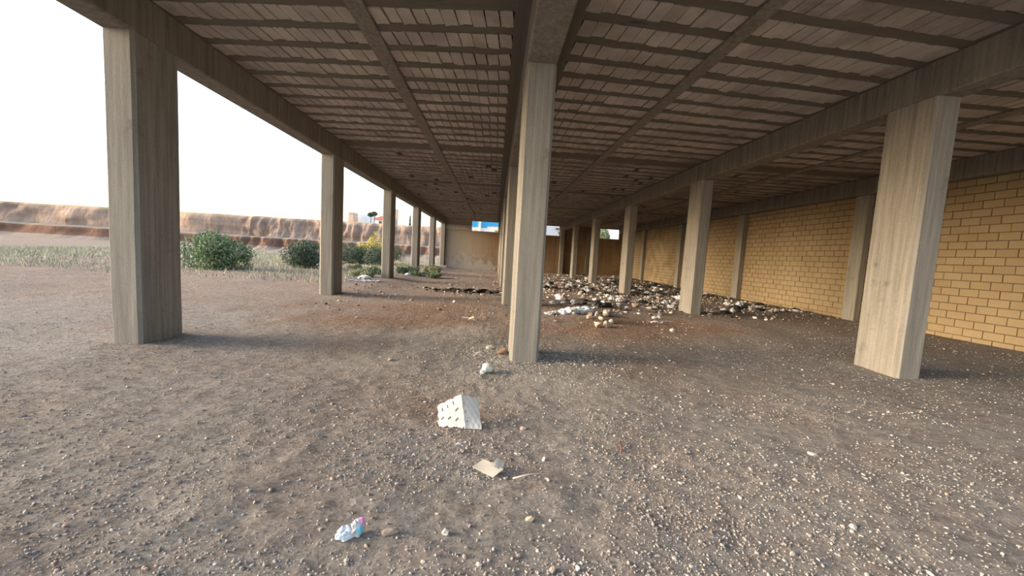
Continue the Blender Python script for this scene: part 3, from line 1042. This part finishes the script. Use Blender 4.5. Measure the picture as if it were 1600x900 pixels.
x0, x1, _, _, z0, z1 = quad_box(872, 875, 362, 366.5, 66)
w_ = put('window', box_me('window', x0 - 9.5, x1 - 9.5, -0.06, 0, z0, z1), M['metal'], off)
put('pane', box_me('pane', x0 - 9.45, x1 - 9.55, -0.08, -0.05, z0 + .05, z1 - .05), M['glass_dark'], w_)
q = at(942, 356, 55)
tr = empty('tree', (q.x, 55, 0))
put('crown', leaf_cloud('crown', [(0, 0, q.z - 1.0, .95, .9, 1.1), (.5, 0, q.z - 1.4, .6, .6, .7), (-.6, 0, q.z - 1.2, .6, .6, .8)], 5000, 0.10, GG + PG, 60), M['leafy'], tr)
put('trunk', tube_me('trunk', [(0, 0, -.1), (.05, 0, q.z * .5), (0, 0, q.z - .6)], .12, 8, .5), M['bark'], tr)
tag(tr, 'green tree seen through the right-hand opening', 'tree')

# ------------------------------------------------------------------ foreground things
def ground_obj(name, me, mat, px, py, size, label, cat, rot=0.0, group=None, sink=0.0, tilt=(0, 0), scale3=None):
    p = gp(px, py)
    s = scale3 or (size,) * 3
    o = put(name, me, None, loc=(p.x, p.y, p.z - sink), rot=(tilt[0], tilt[1], rot), scale=s)
    if mat is not None:
        o.data = me if (me.materials and me.materials[0] == mat) else me.copy()
        if not o.data.materials:
            o.data.materials.append(mat)
    return tag(o, label, cat, group)


# moulded white tray bent over a ridge, slots and scalloped edges
def tray():
    root = empty('packing_tray', gp(716, 668))
    A = 0.315   # slope length of each panel
    ridge_h = 0.235
    def panel(outline, slots, to3d, name):
        # fine grid in (u,v) with faces dropped where slots are and outside the outline
        bm = bmesh.new()
        nu, nv = 90, 90
        g = {}
        def inside(u, v):
            return outline(u, v) and not any(abs((u - a) * math.cos(t) + (v - b) * math.sin(t)) < l / 2 and abs(-(u - a) * math.sin(t) + (v - b) * math.cos(t)) < w / 2 for a, b, l, w, t in slots)
        for i in range(nu):
            for j in range(nv):
                if inside((i + .5) / nu, (j + .5) / nv):
                    q = []
                    for di, dj in ((0, 0), (1, 0), (1, 1), (0, 1)):
                        k = (i + di, j + dj)
                        if k not in g:
                            g[k] = bm.verts.new(to3d(k[0] / nu, k[1] / nv))
                        q.append(g[k])
                    bm.faces.new(q)
        bmesh.ops.recalc_face_normals(bm, faces=bm.faces[:])
        bmesh.ops.solidify(bm, geom=bm.faces[:], thickness=0.009)
        return put(name, from_bm(name, bm, True), M['foam'], root)
    o_ = gp(716, 668)
    yn = gp(727, 671).y
    loc_ = lambda v_: Vector((v_.x - o_.x, v_.y - o_.y, v_.z - o_.z))
    Rn, Rf = loc_(at(727, 671, yn)) + Vector((0, 0, .008)), loc_(at(720, 616, yn + 0.16))
    LnB, LfB = loc_(gp(685, 668)) + Vector((0, 0, .004)), loc_(at(684, 634, yn + 0.14))
    RnB, RfB = loc_(gp(753, 671)) + Vector((0, 0, .004)), loc_(at(747, 622, yn + 0.30))
    def bil(a, b, c, d, bul):
        def f(u, v):
            p = (a * (1 - u) + b * u) * (1 - v) + (c * (1 - u) + d * u) * v
            return p + Vector((0, 0, bul * math.sin(math.pi * u) * math.sin(math.pi * v) * 0.6 + 0.003 * math.sin(u * 19) * math.sin(v * 19)))
        return f
    scal = lambda t: 0.055 * abs(math.sin(t * math.pi * 3))
    outl = lambda u, v: u > 0.0 and u < 0.94 + scal(v) and v > 0.05 - 0.8 * scal(u) + 0.02 * math.sin(u * 41) * math.sin(u * 13) and v < 0.95 + scal(u)
    slL = [(u, v, 0.15, 0.055, a) for u, v, a in ((0.27, 0.24, 2.5), (0.55, 0.30, 2.5), (0.82, 0.34, 2.5), (0.24, 0.55, 2.5), (0.34, 0.80, 1.45), (0.58, 0.74, 1.45), (0.80, 0.70, 1.45))]
    panel(outl, slL, bil(Rn, LnB, Rf, LfB, 0.02), 'left_panel')
    outr = lambda u, v: u > 0.0 and u < 0.97 + scal(v) * 0.5 and v > 0.0 and v < 0.95 + scal(u)
    panel(outr, [(0.20, 0.24, 0.16, 0.08, 0.9), (0.14, 0.48, 0.10, 0.06, 0.9), (0.10, 0.72, 0.10, 0.06, 0.9)], bil(Rn, RnB, Rf, RfB, 0.012), 'right_panel')
    tb = tube_me('ridge_rim', [Rn + (Rf - Rn) * (k / 8) + Vector((0, 0, 0.006 * math.sin(k * 2.2))) for k in range(9)], 0.011, 8)
    put('ridge_rim', tb, M['foam'], root)
    tag(root, 'white moulded tray with slots, bent into a tent on the dirt', 'tray')
    return root


tray()

# grey card, folded corner
p = gp(763, 738)
bm = bmesh.new()
cs = p.y / F_PX
pts = [(-24, -2, 4), (-6, 9, 4), (24, -4, 3), (10, -13, 0), (-6, -6, 2)]
me_pts = [gp(738, 734), gp(755, 725), gp(786, 742), gp(770, 750)]
v = [bm.verts.new((q.x - p.x, q.y - p.y, q.z - p.z + dz)) for q, dz in zip(me_pts, (0.03, 0.035, 0.03, 0.006))]
bm.faces.new(v)
bmesh.ops.subdivide_edges(bm, edges=bm.edges[:], cuts=5, use_grid_fill=True)
for w_ in bm.verts:
    w_.co.z += 0.018 * math.sin(w_.co.x * 18 + 0.5) * 0.5 + 0.004
bmesh.ops.solidify(bm, geom=bm.faces[:], thickness=-0.004)
card = put('cardboard_scrap', from_bm('cardboard_scrap', bm), M['card_grey'], loc=p)
tag(card, 'folded grey-beige cardboard scrap lying below the white tray', 'cardboard')
bm = bmesh.new()
f1 = [gp(767, 739), gp(776, 731), gp(787, 735), gp(785, 743)]
v = [bm.verts.new((q.x - p.x, q.y - p.y, dz)) for q, dz in zip(f1, (0.045, 0.075, 0.06, 0.03))]
bm.faces.new(v)
bmesh.ops.subdivide_edges(bm, edges=bm.edges[:], cuts=3, use_grid_fill=True)
for w_ in bm.verts:
    w_.co.z += 0.008 * math.sin(w_.co.x * 40)
bmesh.ops.solidify(bm, geom=bm.faces[:], thickness=-0.004)
put('folded_flap', from_bm('folded_flap', bm), M['card_grey'], card)

# stick
a, b = gp(801, 752), gp(850, 744)
tag(put('stick', tube_me('stick', [Vector((0, 0, .020)), (b - a) * .5 + Vector((0, 0.006, .027)), (b - a) + Vector((0, 0, .024))], 0.006, 6, 0.6), M['stick'], loc=a), 'thin pale dry stick right of the cardboard scrap', 'stick')
# rusty rod bit
a, b = gp(971, 708), gp(969, 695)
tag(put('metal_rod', tube_me('metal_rod', [Vector((0, 0, .01)), (b - a) + Vector((0, 0, .03))], 0.007, 6), M['rust'], loc=a), 'short dark reddish rod half buried right of centre', 'rod')
for k, (x0, y0, x1, y1, lab) in enumerate(((853, 682, 870, 679, 'thin dark twig on the dirt above the pale stick'), (722, 496, 746, 499, 'thin twig beside the pale block left of the big column'),
                                           (640, 622, 668, 625, 'dark twig left of the white tray'))):
    a, b = gp(x0, y0), gp(x1, y1)
    tag(put('twig', tube_me('twig', [Vector((0, 0, .008)), (b - a) * .5 + Vector((0, 0.01, .015)), (b - a) + Vector((0, 0, .008))], 0.004, 5, 0.5), M['bark'] if k != 1 else M['stick'], loc=a), lab, 'twig')

ROCK = [rock_me('stone', s, 2) for s in range(10)]
ROCKM = {}


def rock(px, py, w, mat, label, rot=0.0, seed=0, flat=1.0, cat='stone', group=None, name='stone', aspect=1.0):
    p = gp(px, py)
    size = w * math.hypot(p.x, p.y) / F_PX
    key = (seed % 10, mat)
    if key not in ROCKM:
        m_ = ROCK[seed % 10].copy(); m_.materials.append(M[mat]); ROCKM[key] = m_
    o = put(name, ROCKM[key], None, loc=(p.x, p.y, p.z - size * 0.04), rot=(0, 0, rot), scale=(size, size * aspect, size * flat))
    return tag(o, label, cat, group)


STONES = [
    (611, 834, 33, 'stone_pink', 'flat pinkish-brown stone at the lower left beside the wrapper', 0.3, 1, 0.65, 0.6),
    (696, 834, 16, 'stone_white', 'smooth pale stone right of the pinkish-brown one', 0.5, 2, 1.0, 0.9),
    (828, 815, 17, 'stone_tan', 'rounded tan stone at lower centre', 0.2, 3, 1.0, 0.9),
    (863, 893, 17, 'stone_pink', 'pale pink stone at the bottom edge', 0.6, 4, 0.8, 0.7),
    (903, 890, 12, 'stone_white', 'whitish stone of the small cluster at the bottom edge', 0.0, 5, 1.0, 0.9),
    (898, 883, 8, 'stone_grey', 'grey stone in the cluster at the bottom edge, upper one', 0.8, 6, 1.0, 0.9),
    (908, 881, 7, 'stone_white', 'smallest stone of the cluster at the bottom edge', 1.8, 7, 1.0, 0.9),
    (734, 823, 10, 'stone_pink', 'small pinkish stone between pale stone and tan stone', 1, 6, .8, .8),
    (756, 806, 7, 'stone_grey', 'small grey stone up and right of the small pinkish one', 1, 3, .8, .8),
    (807, 710, 9, 'stone_white', 'small cream stone above the pale stick', 0.3, 8, .8, .8),
    (850, 719, 11, 'stone_white', 'small white stone above the right end of the stick', 0.9, 9, .9, .8),
    (807, 780, 5, 'stone_white', 'tiny white stone above the tan stone', 0.9, 2, .9, .8),
    (796, 816, 8, 'stone_grey', 'small grey stone left of the tan stone', 0.2, 1, .9, .8),
    (849, 822, 7, 'stone_white', 'small white stone right of the tan stone', 1.2, 5, .9, .8),
    (840, 862, 8, 'stone_white', 'small white stone below the tan stone', 1.2, 4, .9, .8),
    (800, 874, 8, 'stone_pink', 'small pinkish stone left of the bottom pink stone', .2, 7, .9, .8),
    (866, 830, 6, 'stone_white', 'tiny white pebble right of and below the tan stone', .2, 8, .9, .8),
    (951, 862, 8, 'stone_white', 'small white stone at lower right, alone', .9, 8, .9, .8),
    (1002, 813, 8, 'stone_grey', 'small pale grey stone at lower right edge', .9, 3, .9, .8),
    (1024, 730, 8, 'stone_white', 'small white stone near the right edge', .1, 2, .9, .8),
    (960, 682, 6, 'stone_white', 'small whitish stone above the rusty rod', .1, 6, .9, .8),
    (907, 745, 7, 'stone_tan', 'small tan stone in the gritty patch right of the stick', .1, 1, .9, .8),
    (723, 706, 10, 'stone_grey', 'grey stone in the little heap below the tray', .1, 2, .9, .8),
    (716, 709, 8, 'stone_pink', 'brownish stone in the little heap below the tray', .7, 3, .9, .8),
    (729, 701, 7, 'stone_grey', 'small grey stone atop the little heap below the tray', 1.7, 9, .9, .8),
    (614, 713, 8, 'stone_grey', 'small grey stone left of the tray by two metres', .3, 4, .8, .8),
    (610, 563, 9, 'stone_pink', 'pinkish stone on the left dirt above the tray', .3, 5, .8, .8),
    (738, 500, 18, 'stone_tan', 'pale brick-like block on the dirt left of the big column', -.15, 6, .75, .5),
    (767, 545, 17, 'stone_white', 'white stone at the left of the brown lump', .4, 1, .7, .6),
    (783, 554, 22, 'stone_brown', 'brown earthy lump beside the foot of the big column', .2, 4, 1.0, .9),
    (794, 552, 12, 'stone_pink', 'pinkish stone between brown lump and big column', .8, 8, .7, .8),
    (750, 552, 26, 'stone_grey', 'flat grey slab shard left of the brown lump', .1, 7, .28, .45),
    (868, 502, 8, 'stone_pink', 'small pink stone right of the big column', .3, 2, .8, .8),
    (929, 541, 7, 'stone_white', 'small white stone on the shaded dirt right of the big column', .3, 3, .8, .8),
    (931, 558, 5, 'stone_white', 'tiny white pebble on the dirt right of the big column', .3, 5, .8, .8),
    (994, 552, 8, 'stone_grey', 'small grey stone on the dirt toward the right edge', .3, 8, .8, .8),
    (968, 588, 6, 'stone_white', 'small white pebble on the right dirt', .6, 6, .8, .8),
    (1046, 564, 5, 'stone_white', 'tiny white pebble at the right edge', .6, 7, .8, .8),
    (644, 469, 6, 'stone_brown', 'small brown stone left of the pale bluish sheets', .6, 5, 1.0, .8),
    (558, 497, 6, 'stone_white', 'small whitish stone at the left edge on red soil', .6, 3, .8, .8),
]
for s in STONES:
    px, py, w, mat, lab, rot, seed, flat, asp = s
    rock(px, py, w, mat, lab, rot, seed, flat, aspect=asp)

# crushed clear bottle / pale plastic by the column
def crushed_cup():
    p = gp(760, 582)
    root = empty('plastic_bottle', p, 0.4)
    s = p.y / F_PX
    bm = bmesh.new()
    rings = []
    L = 17 * s
    for i in range(12):
        t = i / 11
        rr = s * 8 * (0.45 if t < 0.12 else 0.75 + 0.35 * math.sin(t * 2.6)) * (1 if t < 0.95 else 0.8)
        rings.append([bm.verts.new((-L / 2 + L * t, math.cos(a) * rr * (1 + .15 * mn.noise(Vector((t * 4, a, 0)))), max(0.0, rr * 0.9 + math.sin(a) * rr * 0.9 * (1 + .3 * mn.noise(Vector((t * 5, a * 2, 3))))))) for a in [2 * math.pi * k / 14 for k in range(14)]])
    for a, b in zip(rings, rings[1:]):
        for k in range(14):
            bm.faces.new((a[k], a[(k + 1) % 14], b[(k + 1) % 14], b[k]))
    bm.faces.new(rings[0]); bm.faces.new(rings[-1][::-1])
    bmesh.ops.recalc_face_normals(bm, faces=bm.faces[:])
    put('body', from_bm('body', bm, True), M['clear'], root)
    put('torn_label', crumple_me('torn_label', 9, 2, 9 * s, 8 * s, 9 * s, 0.5), M['bag_white'], root, loc=(-L * .42, -0.02, 0))
    tag(root, 'crushed cloudy plastic bottle on the gravel before the big column', 'bottle')


crushed_cup()

# colourful wrapper at the left edge
p = gp(556, 836)
wr_ = put('candy_wrapper', crumple_me('candy_wrapper', 3, 3, 0.062, 0.05, 0.09, 0.7), M['bag_white'], loc=p + Vector((0.0, 0.0, 0)), rot=(0, 0, .6))
tag(wr_, 'crumpled pink, blue and white wrapper at the lower left edge', 'wrapper')
put('pink_part', crumple_me('pink_part', 4, 2, 0.045, 0.035, 0.06, 0.6), M['pink'], wr_, loc=(0.022, 0.004, 0.035))
put('blue_part', crumple_me('blue_part', 5, 2, 0.04, 0.035, 0.055, 0.6), M['cyan'], wr_, loc=(0.012, -0.016, 0.018))
put('pale_part', crumple_me('pale_part', 6, 3, 0.075, 0.06, 0.07, 0.7), M['bag_blue'], wr_, loc=(-0.055, 0.01, 0))
SH = [sheet_me('sheet', s, 1, 0.75, 10, 0.22, 0.015) for s in range(6)]
CR = [crumple_me('bag', s, 3, 1, 0.75, 0.55, 0.6) for s in range(8)]
CACHE = {}


def litter(kind, px, py, w, mat, label, cat, seed=0, rot=0.0, flat=1.0, asp=1.0, name=None, group=None, world=None):
    p = world if world is not None else gp(px, py)
    size = w * math.hypot(p.x, p.y) / F_PX if world is None else w
    src = SH if kind == 'sheet' else CR
    key = (kind, seed % len(src), mat)
    if key not in CACHE:
        m_ = src[seed % len(src)].copy(); m_.materials.append(M[mat]); CACHE[key] = m_
    o = put(name or ('plastic_sheet' if kind == 'sheet' else 'plastic_bag'), CACHE[key], None, loc=(p.x, p.y, p.z - 0.004), rot=(0, 0, rot), scale=(size, size * asp, size * flat))
    return tag(o, label, cat, group)


litter('sheet', 562, 838, 34, 'bag_white', 'thin pale strip under the colourful wrapper', 'plastic', 1, .3, .15, .3)
litter('bag', 716, 694, 9, 'bag_blue', 'small bluish plastic scrap below the white tray', 'plastic', 1, .3, .6, name='plastic_scrap')
litter('bag', 757, 695, 7, 'bag_white', 'small white paper bit right of the bluish scrap', 'paper', 2, .3, .6, name='paper_scrap')
litter('sheet', 1005, 661, 12, 'bag_blue', 'light blue plastic scrap near the right edge', 'plastic', 3, .3, .8, name='plastic_scrap')
litter('bag', 997, 655, 4, 'bag_white', 'tiny white scrap beside the light blue scrap', 'plastic', 3, .3, .8, name='plastic_scrap')
litter('bag', 644, 588, 5, 'bag_black', 'small black scrap on the left dirt', 'plastic', 2, .3, .6, name='plastic_scrap')
litter('bag', 665, 576, 4, 'bag_black', 'tiny black scrap right of and behind the other black one', 'plastic', 1, .3, .6, name='plastic_scrap')
litter('bag', 686, 522, 4, 'bag_black', 'tiny black scrap halfway to the back on the left', 'plastic', 4, .3, .6, name='plastic_scrap')
# left litter by the nearest left column
litter('bag', 569, 436, 18, 'bag_white', 'crumpled white bag left of the nearest left column', 'bag', 3, .2, .7)
litter('sheet', 556, 439, 26, 'bag_blue', 'pale blue plastic sheet at the left edge by the grass', 'plastic', 2, .1, .5, .8)
litter('sheet', 580, 439, 28, 'bag_white', 'white plastic sheet flat before the nearest left column', 'plastic', 4, -.1, .4, .7)
litter('sheet', 592, 440, 16, 'bag_white', 'narrow white sheet strip right before the column foot', 'plastic', 5, -.1, .3, .5)
litter('sheet', 616, 461, 20, 'bag_blue', 'flattened pale blue bag on the dirt before the left column', 'bag', 0, -.1, .5, .9, name='plastic_bag')
litter('sheet', 604, 460, 12, 'card', 'beige paper next to the flattened pale blue bag', 'paper', 1, -.1, .4, .9, name='paper_scrap')
litter('bag', 637, 430, 8, 'bag_blue', 'pale blue bag in the weeds by the second left column', 'bag', 5, .2, .9)
litter('bag', 662, 430, 5, 'bag_white', 'small white scrap at the edge of the weeds', 'plastic', 6, .2, .6, name='plastic_scrap')
litter('bag', 682, 431, 4, 'bag_white', 'small white scrap at the right end of the weeds', 'plastic', 2, .2, .6, name='plastic_scrap')
for k in range(14):
    q = (548 + k * 5.3 + rng.uniform(-3, 3), 444 + rng.uniform(0, 22))
    rock(q[0], q[1], rng.uniform(3, 6), rng.choice(('stone_grey', 'stone_pink', 'stone_brown')), 'small stone on the dirt before the white litter at left', rng.uniform(0, 3), k, 1, group='small stones before the left litter')
# burnt patch
def charred(px0, py0, px1, py1, r, lab, k):
    a, b = gp(px0, py0), gp(px1, py1)
    o = put('charred_log', tube_me('charred_log', [Vector((0, 0, r * .8)), (b - a) * .5 + Vector((0, .06, r * 1.3)), (b - a) + Vector((0, 0, r * .7))], r, 7, 0.6), M['char'], loc=a)
    tag(o, lab, 'log')


charred(724, 456, 741, 454, 0.05, 'charred log at the middle of the burnt patch', 0)
charred(744, 458, 762, 455, 0.06, 'thickest charred log of the burnt patch', 1)
charred(760, 457, 785, 459, 0.05, 'charred log reaching toward the second middle column', 2)
rock(706, 453, 11, 'stone_brown', 'dark brown boulder at the left end of the burnt patch', .3, 3, .8, name='boulder')
rock(701, 452, 6, 'stone_tan', 'tan stone left of the dark boulder', .3, 5, .9)
rock(715, 456, 6, 'stone_white', 'white stone between boulder and burnt logs', .3, 6, .9)
litter('sheet', 726, 454, 9, 'bag_white', 'white scrap on the burnt patch', 'plastic', 2, .2, .7, .8, name='plastic_scrap')
litter('bag', 741, 456, 6, 'bag_white', 'white crumpled paper by the charred logs', 'paper', 4, .2, .9, name='paper_scrap')
litter('sheet', 738, 458, 10, 'card', 'torn cardboard strip before the charred logs', 'cardboard', 4, .2, .5, .6, name='cardboard_scrap')
litter('sheet', 776, 461, 16, 'bag_white', 'white torn sheet left of the second middle column', 'plastic', 3, .3, .9, .7)
litter('bag', 784, 459, 6, 'bag_white', 'crumpled white bag touching the second middle column', 'bag', 5, .3, 1.0)
litter('sheet', 770, 428, 16, 'card', 'pale board lying before the back wall', 'board', 5, .1, .2, .4, name='board')
for k in range(16):
    rock(700 + rng.uniform(0, 85), 446 + rng.uniform(-4, 18), rng.uniform(2.5, 5), rng.choice(('stone_grey', 'stone_pink', 'stone_white')), 'small stone strewn round the burnt patch', rng.uniform(0, 3), k, 1, group='stones round the burnt patch')
p = gp(742, 456)
n = 900
sz = npr.lognormal(np.log(0.05), 0.5, n)
q = np.stack([p.x + npr.normal(0, 0.9, n), p.y + npr.normal(0, 0.35, n)], -1)
t_ = np.where(npr.uniform(0, 1, (n, 1)) < 0.8, np.array([[0.03, 0.028, 0.025]]), np.array([[0.35, 0.33, 0.3]]))
scatter_stones('ash_debris', np.column_stack([q, gz(q[:, 0], q[:, 1]) + sz * .1]), sz, t_, M['tinted'], 'black ash and burnt bits in the middle of the left bay')

# right side: near named pieces
for k, (px, py, w, mat) in enumerate(((858, 490, 14, 'bag_white'), (868, 489, 15, 'bag_white'), (880, 489, 18, 'bag_blue'), (891, 489, 20, 'bag_white'), (903, 488, 20, 'bag_blue'), (915, 488, 20, 'bag_blue'), (925, 487, 16, 'bag_white'))):
    litter('bag', px, py + 1, w * 1.15, mat, ['leftmost small white bag of the bluish row of bags', 'second white bag of the bluish row of bags', 'bluish bag third from the left in the row', 'tall white bag in the middle of the bluish row',
           'blue-grey bag right of the tall white one', 'large blue-grey bag near the right end of the row', 'white bag at the right end of the bluish row'][k], 'bag', k, k * .7, [.55, .6, .75, .95, .9, 1.0, 1.1][k])
RS = [
    (922, 498, 10, 'stone_pink', 'upright pinkish stone at the left of the tan stone cluster'), (933, 494, 12, 'stone_pink', 'pinkish stone behind the tan cluster'),
    (946, 494, 14, 'stone_grey', 'grey rounded stone at the back of the tan cluster'), (957, 495, 12, 'stone_grey', 'darker grey stone at the right of the tan cluster'),
    (933, 511, 13, 'stone_tan', 'bright tan stone at the front left of the cluster'), (947, 511, 17, 'stone_pink', 'largest pale stone at the front of the cluster'),
    (955, 505, 10, 'stone_grey', 'grey stone leaning on the largest pale stone'), (940, 500, 10, 'stone_tan', 'tan stone in the middle of the cluster'),
    (951, 488, 8, 'stone_grey', 'small grey stone beside the black bag'), (1022, 498, 8, 'stone_white', 'white block right of the cluster by the right edge'),
    (1028, 498, 7, 'stone_white', 'second white block touching the first by the right edge'), (1051, 518, 9, 'stone_white', 'pale stone cut by the right edge of view'),
    (1031, 491, 9, 'stone_grey', 'grey stone behind the two white blocks'), (1013, 483, 9, 'stone_white', 'white rounded stone above the two white blocks'),
    (993, 480, 13, 'stone_pink', 'smooth pink boulder right of the black bag'), (908, 461, 14, 'stone_grey', 'grey stone in front of the second right column'),
    (880, 469, 14, 'stone_pink', 'flat pinkish stone in the litter right of the big column'), (922, 492, 9, 'stone_brown', 'brown stone next to the row of bluish bags')]
for k, (px, py, w, mat, lab) in enumerate(RS):
    rock(px, py, w * 1.25, mat, lab, k * .9, k + 1, 1.05 if k < 8 else .85, aspect=.9)
litter('bag', 944, 480, 22, 'bag_black', 'black rubbish bag behind the tan stone cluster', 'bag', 2, .2, .75)
litter('sheet', 953, 483, 8, 'bag_white', 'small white box lid beside the black bag', 'box', 2, .2, 1.0, name='box_lid')
litter('sheet', 888, 507, 28, 'card_grey', 'flat pale board left of the tan stone cluster', 'board', 1, .1, .25, .5, name='board')
litter('sheet', 934, 503, 14, 'bag_white', 'white scrap at the left foot of the tan stones', 'plastic', 1, .1, .35, .5, name='plastic_scrap')
litter('sheet', 921, 517, 8, 'bag_white', 'small white scrap in front of the tan stones', 'plastic', 4, .1, .5, .6, name='plastic_scrap')
litter('sheet', 941, 520, 8, 'bag_white', 'second small white scrap in front of the tan stones', 'plastic', 2, .5, .4, .6, name='plastic_scrap')
litter('sheet', 965, 515, 10, 'bag_white', 'thin white strip right of the tan stones', 'plastic', 3, .5, .3, .4, name='plastic_scrap')
litter('sheet', 1024, 504, 18, 'bag_white', 'torn whitish sheet below the two white blocks', 'plastic', 5, .1, .8, .8)
litter('sheet', 1042, 502, 18, 'bag_white', 'long pale strip right of the torn whitish sheet', 'plastic', 0, .1, .3, .4)
litter('sheet', 1010, 526, 12, 'bag_blue', 'grey-blue flat scrap on the dirt near the right edge', 'plastic', 0, .1, .3, .7, name='plastic_scrap')
litter('sheet', 1007, 511, 9, 'bag_white', 'white paper left of the pale edge stone', 'paper', 2, .1, .3, .7, name='paper_scrap')
litter('bag', 970, 471, 16, 'bag_white', 'white bag right of the nearest right column foot', 'bag', 4, .4, .9)
litter('bag', 957, 469, 14, 'bag_white', 'round white bag at the left of the nearest right column', 'bag', 6, .9, 1.2)
litter('sheet', 974, 484, 20, 'bag_white', 'white sheet between black bag and pink boulder', 'plastic', 2, .9, 1.0, .8)
litter('bag', 917, 454, 12, 'bag_white', 'white bag right in front of the second right column', 'bag', 7, .9, 1.2)
litter('sheet', 898, 467, 22, 'bag_white', 'long white sheet in the litter before the second right column', 'plastic', 4, .1, .6, .6)
litter('sheet', 1018, 466, 22, 'bag_white', 'long whitish sheet in the litter beyond the nearest right column', 'plastic', 5, .1, .7, .6)

# random field: zones with a landmark each
ZONES = [
    ('in the belt of litter before the nearest right column', 850, 1075, 458, 476, 110),
    ('in the dark litter belt behind the nearest right column', 985, 1130, 445, 463, 100),
    ('in the litter round the second right column', 850, 985, 443, 459, 120),
    ('in the litter along the foot of the right back wall', 850, 960, 430, 443, 80),
    ('scattered behind the tan stone cluster', 955, 1060, 474, 492, 42),
    ('in the litter nearest the yellow wall', 1130, 1350, 452, 490, 70),
]
KINDS = [('stone', 'stone_grey', 'grey rubble stone', .24), ('stone', 'stone_pink', 'pinkish rubble stone', .22), ('stone', 'stone_white', 'whitish rubble stone', .14), ('bag', 'bag_white', 'crumpled white bag', .12),
         ('bag', 'bag_black', 'crumpled black bag', .12), ('sheet', 'bag_white', 'torn white sheet', .06), ('sheet', 'card', 'brown cardboard piece', .07), ('bag', 'bag_blue', 'bluish plastic bag', .03)]
FEET = [((XL0 + XL1) / 2, y) for y in ROWS] + [((XC0 + XC1) / 2, y) for y in ROWS] + [((XR0 + XR1) / 2, y) for y in ROWS]
for zi, (where, x0, x1, y0, y1, cnt) in enumerate(ZONES):
    for k in range(cnt):
        for _ in range(20):
            px, py = rng.uniform(x0, x1), rng.uniform(y0, y1)
            p = gp(px, py)
            if p.x > XW - 0.5 or p.y > YW - 0.5 or any(abs(p.x - fx) < 0.42 and -0.25 < p.y - fy < CL + 0.25 for fx, fy in FEET):
                continue
            break
        else:
            continue
        t = rng.random(); acc = 0
        ks = KINDS
        if zi in (1,):
            ks = [(a, b, c, w * (2.6 if 'black' in b else 0.75)) for a, b, c, w in KINDS]
        tot = sum(q[3] for q in ks)
        for kd in ks:
            acc += kd[3] / tot
            if t <= acc: break
        w = rng.uniform(0.09, 0.20) if kd[0] == 'stone' else rng.uniform(0.16, 0.36)
        if zi in (4,): w *= 0.75
        f_ = rng.uniform(.6, 1.1)
        lo_, hi_ = ((0.12, 0.165) if kd[0] == 'stone' else (0.21, 0.29))
        sz_ = 'small ' if w < lo_ else ('large ' if w > hi_ else 'mid-sized ')
        fl_ = 'flattened ' if (f_ < 0.75 and kd[0] != 'sheet') else ''
        lab = '%s%s%s %s' % (sz_, fl_, kd[2], where)
        grp = '%s%s%ss %s' % (sz_, fl_, kd[2], where)
        if kd[0] == 'stone':
            key = (k % 10, kd[1])
            if key not in ROCKM:
                m_ = ROCK[k % 10].copy(); m_.materials.append(M[kd[1]]); ROCKM[key] = m_
            tag(put('stone', ROCKM[key], None, loc=(p.x, p.y, p.z - w * .05), rot=(0, 0, rng.uniform(0, 6)), scale=(w, w * .9, w * f_)), lab, 'stone', grp)
        else:
            nm = 'cardboard_scrap' if kd[1] == 'card' else None
            litter(kd[0], 0, 0, w, kd[1], lab, {'card': 'cardboard'}.get(kd[1], 'bag' if kd[0] == 'bag' else 'plastic'), k, rng.uniform(0, 6), f_, 1.0, nm, grp, world=p)
# grit of the dump: too small and too many to count
n = 9000
u = npr.uniform(0, 1, n)
fx = npr.uniform(1.2, 11.8, n); fy = 10.5 + 25.2 * npr.beta(1.5, 1.7, n)
clm = np.sin(fx * 1.1 + np.sin(fy * .5)) * np.sin(fy * .45 + fx * .3) + npr.normal(0, .45, n)
kp = (clm > -0.25) & ~((fy < 14.5) & (fx < 3.2))
fx, fy = fx[kp], fy[kp]; n = len(fx)
sz = npr.lognormal(np.log(0.06), 0.45, n)
pal = np.array([(0.42, 0.40, 0.37), (0.34, 0.27, 0.23), (0.70, 0.69, 0.67), (0.03, 0.03, 0.03), (0.05, 0.045, 0.04), (0.28, 0.20, 0.15), (0.22, 0.21, 0.20)])
scatter_stones('rubble', np.column_stack([fx, fy, gz(fx, fy) + sz * .15]), sz, pal[npr.integers(0, 7, n)], M['tinted'], 'fine rubble and rubbish bits covering the right part of the hall', (0.3, 0.9))
# small far stones on the left bay floor
n = 2500
fx = npr.uniform(-5, 2, n); fy = npr.uniform(9, 35.9, n)
sz = npr.lognormal(np.log(0.03), 0.5, n)
scatter_stones('pebbles', np.column_stack([fx, fy, gz(fx, fy) + sz * .15]), sz, pal[npr.integers(0, 7, n)] * np.array([[.95, .85, .8]]), M['tinted'], 'scattered pebbles on the floor of the left bay', (0.4, 0.8))
